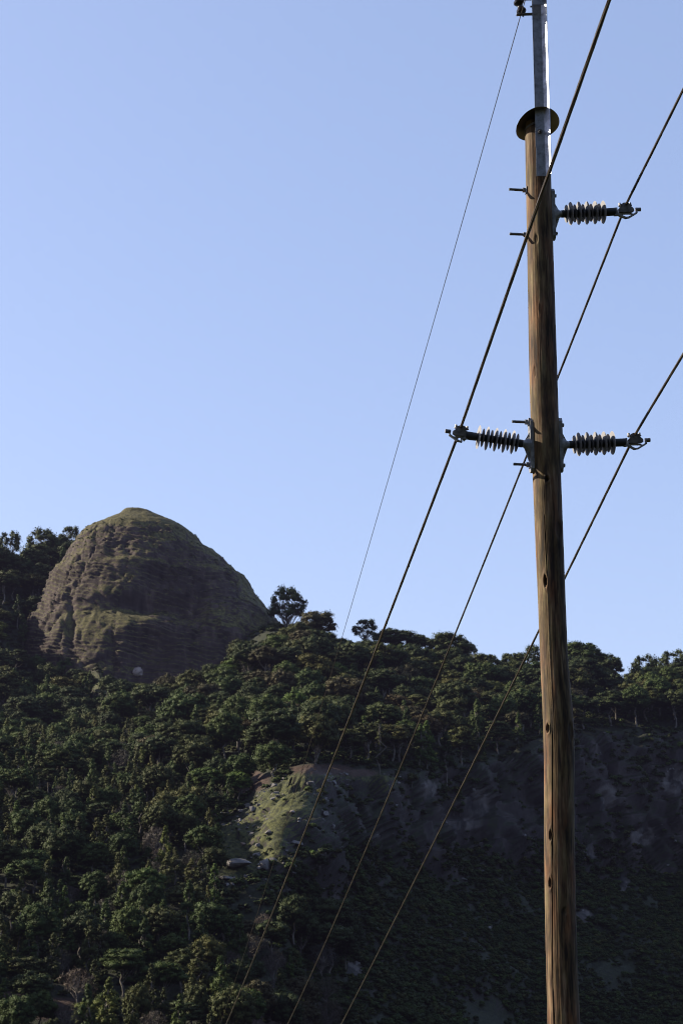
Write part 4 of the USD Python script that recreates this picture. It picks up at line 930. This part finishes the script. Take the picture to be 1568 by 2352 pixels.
    keep_ = hull([(reach + dx, y, z) for dx in (-0.05, 0.05) for y in (-0.02, 0.02) for z in (0.046, 0.056)] + [(reach + dx, y, 0.074) for dx in (-0.016, 0.016) for y in (-0.02, 0.02)])
    pinx = trimesh.creation.cylinder(0.017, 0.045, sections=20); pinx.apply_transform(zx); pinx.apply_translation([x2 - 0.004, 0, 0.012])
    part('clamp', placed(join(body, keep_, pinx), M), DARKSTEEL, ins, smooth=25)
    for dx in (-0.047, 0.047):
        Mh = np.eye(4); Mh[:3, 3] = [reach + dx, 0, 0.05]
        part('clamp_bolt', placed(hexbolt(0.011, 0.028), M @ Mh), DARKSTEEL, ins, smooth=20)
    return M
M_up = insulator('upper', 'upper insulator reaching right, grey discs on a black core', True)
M_lo = insulator('lower', 'lower right insulator, grey discs on a black core', True)
M_le = insulator('left', 'lower left insulator, its tip nearer and tilted up', False)

# through bolts: long threaded ends with nuts on the left of the pole
def through_bolt(px, py, length, ax):
    p = src(px, py, POLE_Y); rp = float(pole_r(p[2])); cc = pole_c(p[2])
    d_ = unit(np.array([-ax[0], -ax[1], 0.0])); M = frame(cc, d_, [0, 0, 1.0])
    zx = np.array([[0, 0, 1, 0], [0, 1, 0, 0], [-1, 0, 0, 0], [0, 0, 0, 1.0]])
    s_ = []
    n = 36
    prof = [(0.0, rp - 0.03)] + [(0.0125 if k % 2 else 0.0108, rp - 0.03 + (length + 0.03) * k / n) for k in range(n + 1)] + [(0.0, rp + length)]
    b = part('through_bolt', placed(lathe(prof, 14), M @ zx), DARKSTEEL, smooth=40)
    nut = trimesh.creation.cylinder(0.023, 0.022, sections=6); nut.apply_transform(zx); nut.apply_translation([rp + 0.021 + off, 0, 0])
    was = box((rp + off - 0.002, -0.03, -0.03), (rp + off + 0.006, 0.03, 0.03), 0.002)
    part('nut', placed(join(nut, was), M), STEEL, b, smooth=20)
ax_r = M_up[:3, 0]
off = 0.004
through_bolt(1930, 698, 0.155, ax_r); through_bolt(1940, 861, 0.155, ax_r)
off = 0.024
through_bolt(1955, 1548, 0.165, M_le[:3, 0] * [-1, -1, 1]); through_bolt(1965, 1704, 0.165, M_le[:3, 0] * [-1, -1, 1])

# the cables: stranded conductors on the clamps, a thin wire on the spool
def cable_line(C, far, near, s_far=75.0, s_near=-16.0, step=0.02):
    s = np.concatenate([np.arange(s_near, 34.0, step), np.arange(34.0, s_far, 0.4)])
    out = []
    for v in s:
        a, m, k = far if v >= 0 else near
        out.append((C[0] + v * math.sin(a), C[1] + v * math.cos(a), C[2] + m * v + k * v * v))
    p = np.array(out)
    g = 0.12                              # soften the kink at the clamp
    near0 = np.abs(s) < 0.5
    sm = p.copy()
    for i in np.where(near0)[0]:
        w_ = np.exp(-((s - s[i]) / g) ** 2); w_ /= w_.sum(); sm[i] = (w_[:, None] * p).sum(0)
    return s, sm
def stranded(name, C, far, near, radius, lay, label):
    s, p = cable_line(C, far, near)
    t = unit(np.gradient(p, axis=0)); a = unit(np.cross(t, [0, 0, 1.0])); b = np.cross(a, t)
    n = 24; th_ = np.arange(n) * 2 * np.pi / n
    tw = 2 * np.pi * s / lay
    rr = radius * 1.08 * (0.58 + 0.42 * np.abs(np.cos(3 * (th_[None] - tw[:, None]))) ** 0.8)
    mess = 1 + 0 * s
    v = p[:, None] + rr[..., None] * (np.cos(th_)[None, :, None] * a[:, None] + np.sin(th_)[None, :, None] * b[:, None])
    f = grid_faces(len(p), n, True); f = np.vstack([f[:, [0, 2, 1]], f[:, [0, 3, 2]]])
    m = trimesh.Trimesh(v.reshape(-1, 3), f, process=False)
    if (m.face_normals * (m.triangles_center - np.repeat(p, n, 0)[f].mean(1))).sum(1).mean() < 0: m.invert()
    return tag(obj(name, m, CABLE, smooth=True), label, 'cable')
stranded('overhead_cable', CLAMP['left'], (-.14804, -.28452, .00086), (-.09871, -.1998, -.00088), 0.0115, 0.125, 'thick twisted cable clamped left of the pole, crossing in front of the pole top')
stranded('overhead_cable', CLAMP['upper'], (-.12318, -.30482, .00106), (-.14438, -.19678, .0034), 0.0105, 0.125, 'twisted cable held by the upper right insulator, passing behind the pole')
stranded('overhead_cable', CLAMP['lower'], (-.104, -.26, .00038), (-.12116, -.1971, -.00279), 0.0105, 0.125, 'twisted cable held by the lower right insulator, rightmost of the cables')
NC = src(1906, 53.6, 14.0 - 0.1)
s, p = cable_line(NC, (-.14343, -.35644, .00137), (-.14343, -.30, .0), step=0.25)
tag(obj('thin_wire', tube(p, 0.0038, 8), CABLE, smooth=True), 'single thin wire running down left from the black spool at the pole top', 'wire')

# ------------------------------------------------------------------ air
HAZE = usdkit.material(stage, '/World/Looks/haze_air', {'v': ('principled_volume', {'color': (0.60, 0.58, 1.0), 'density': 0.000012, 'anisotropy': 0.2})}, [], volume='v.volume')
hz = trimesh.creation.box(bounds=[[-2700, -2700, -75], [2700, 2700, 380]])
tag(obj('haze', hz, HAZE, smooth=False), 'thin bluish haze in the air over the valley', 'haze', kind='stuff')
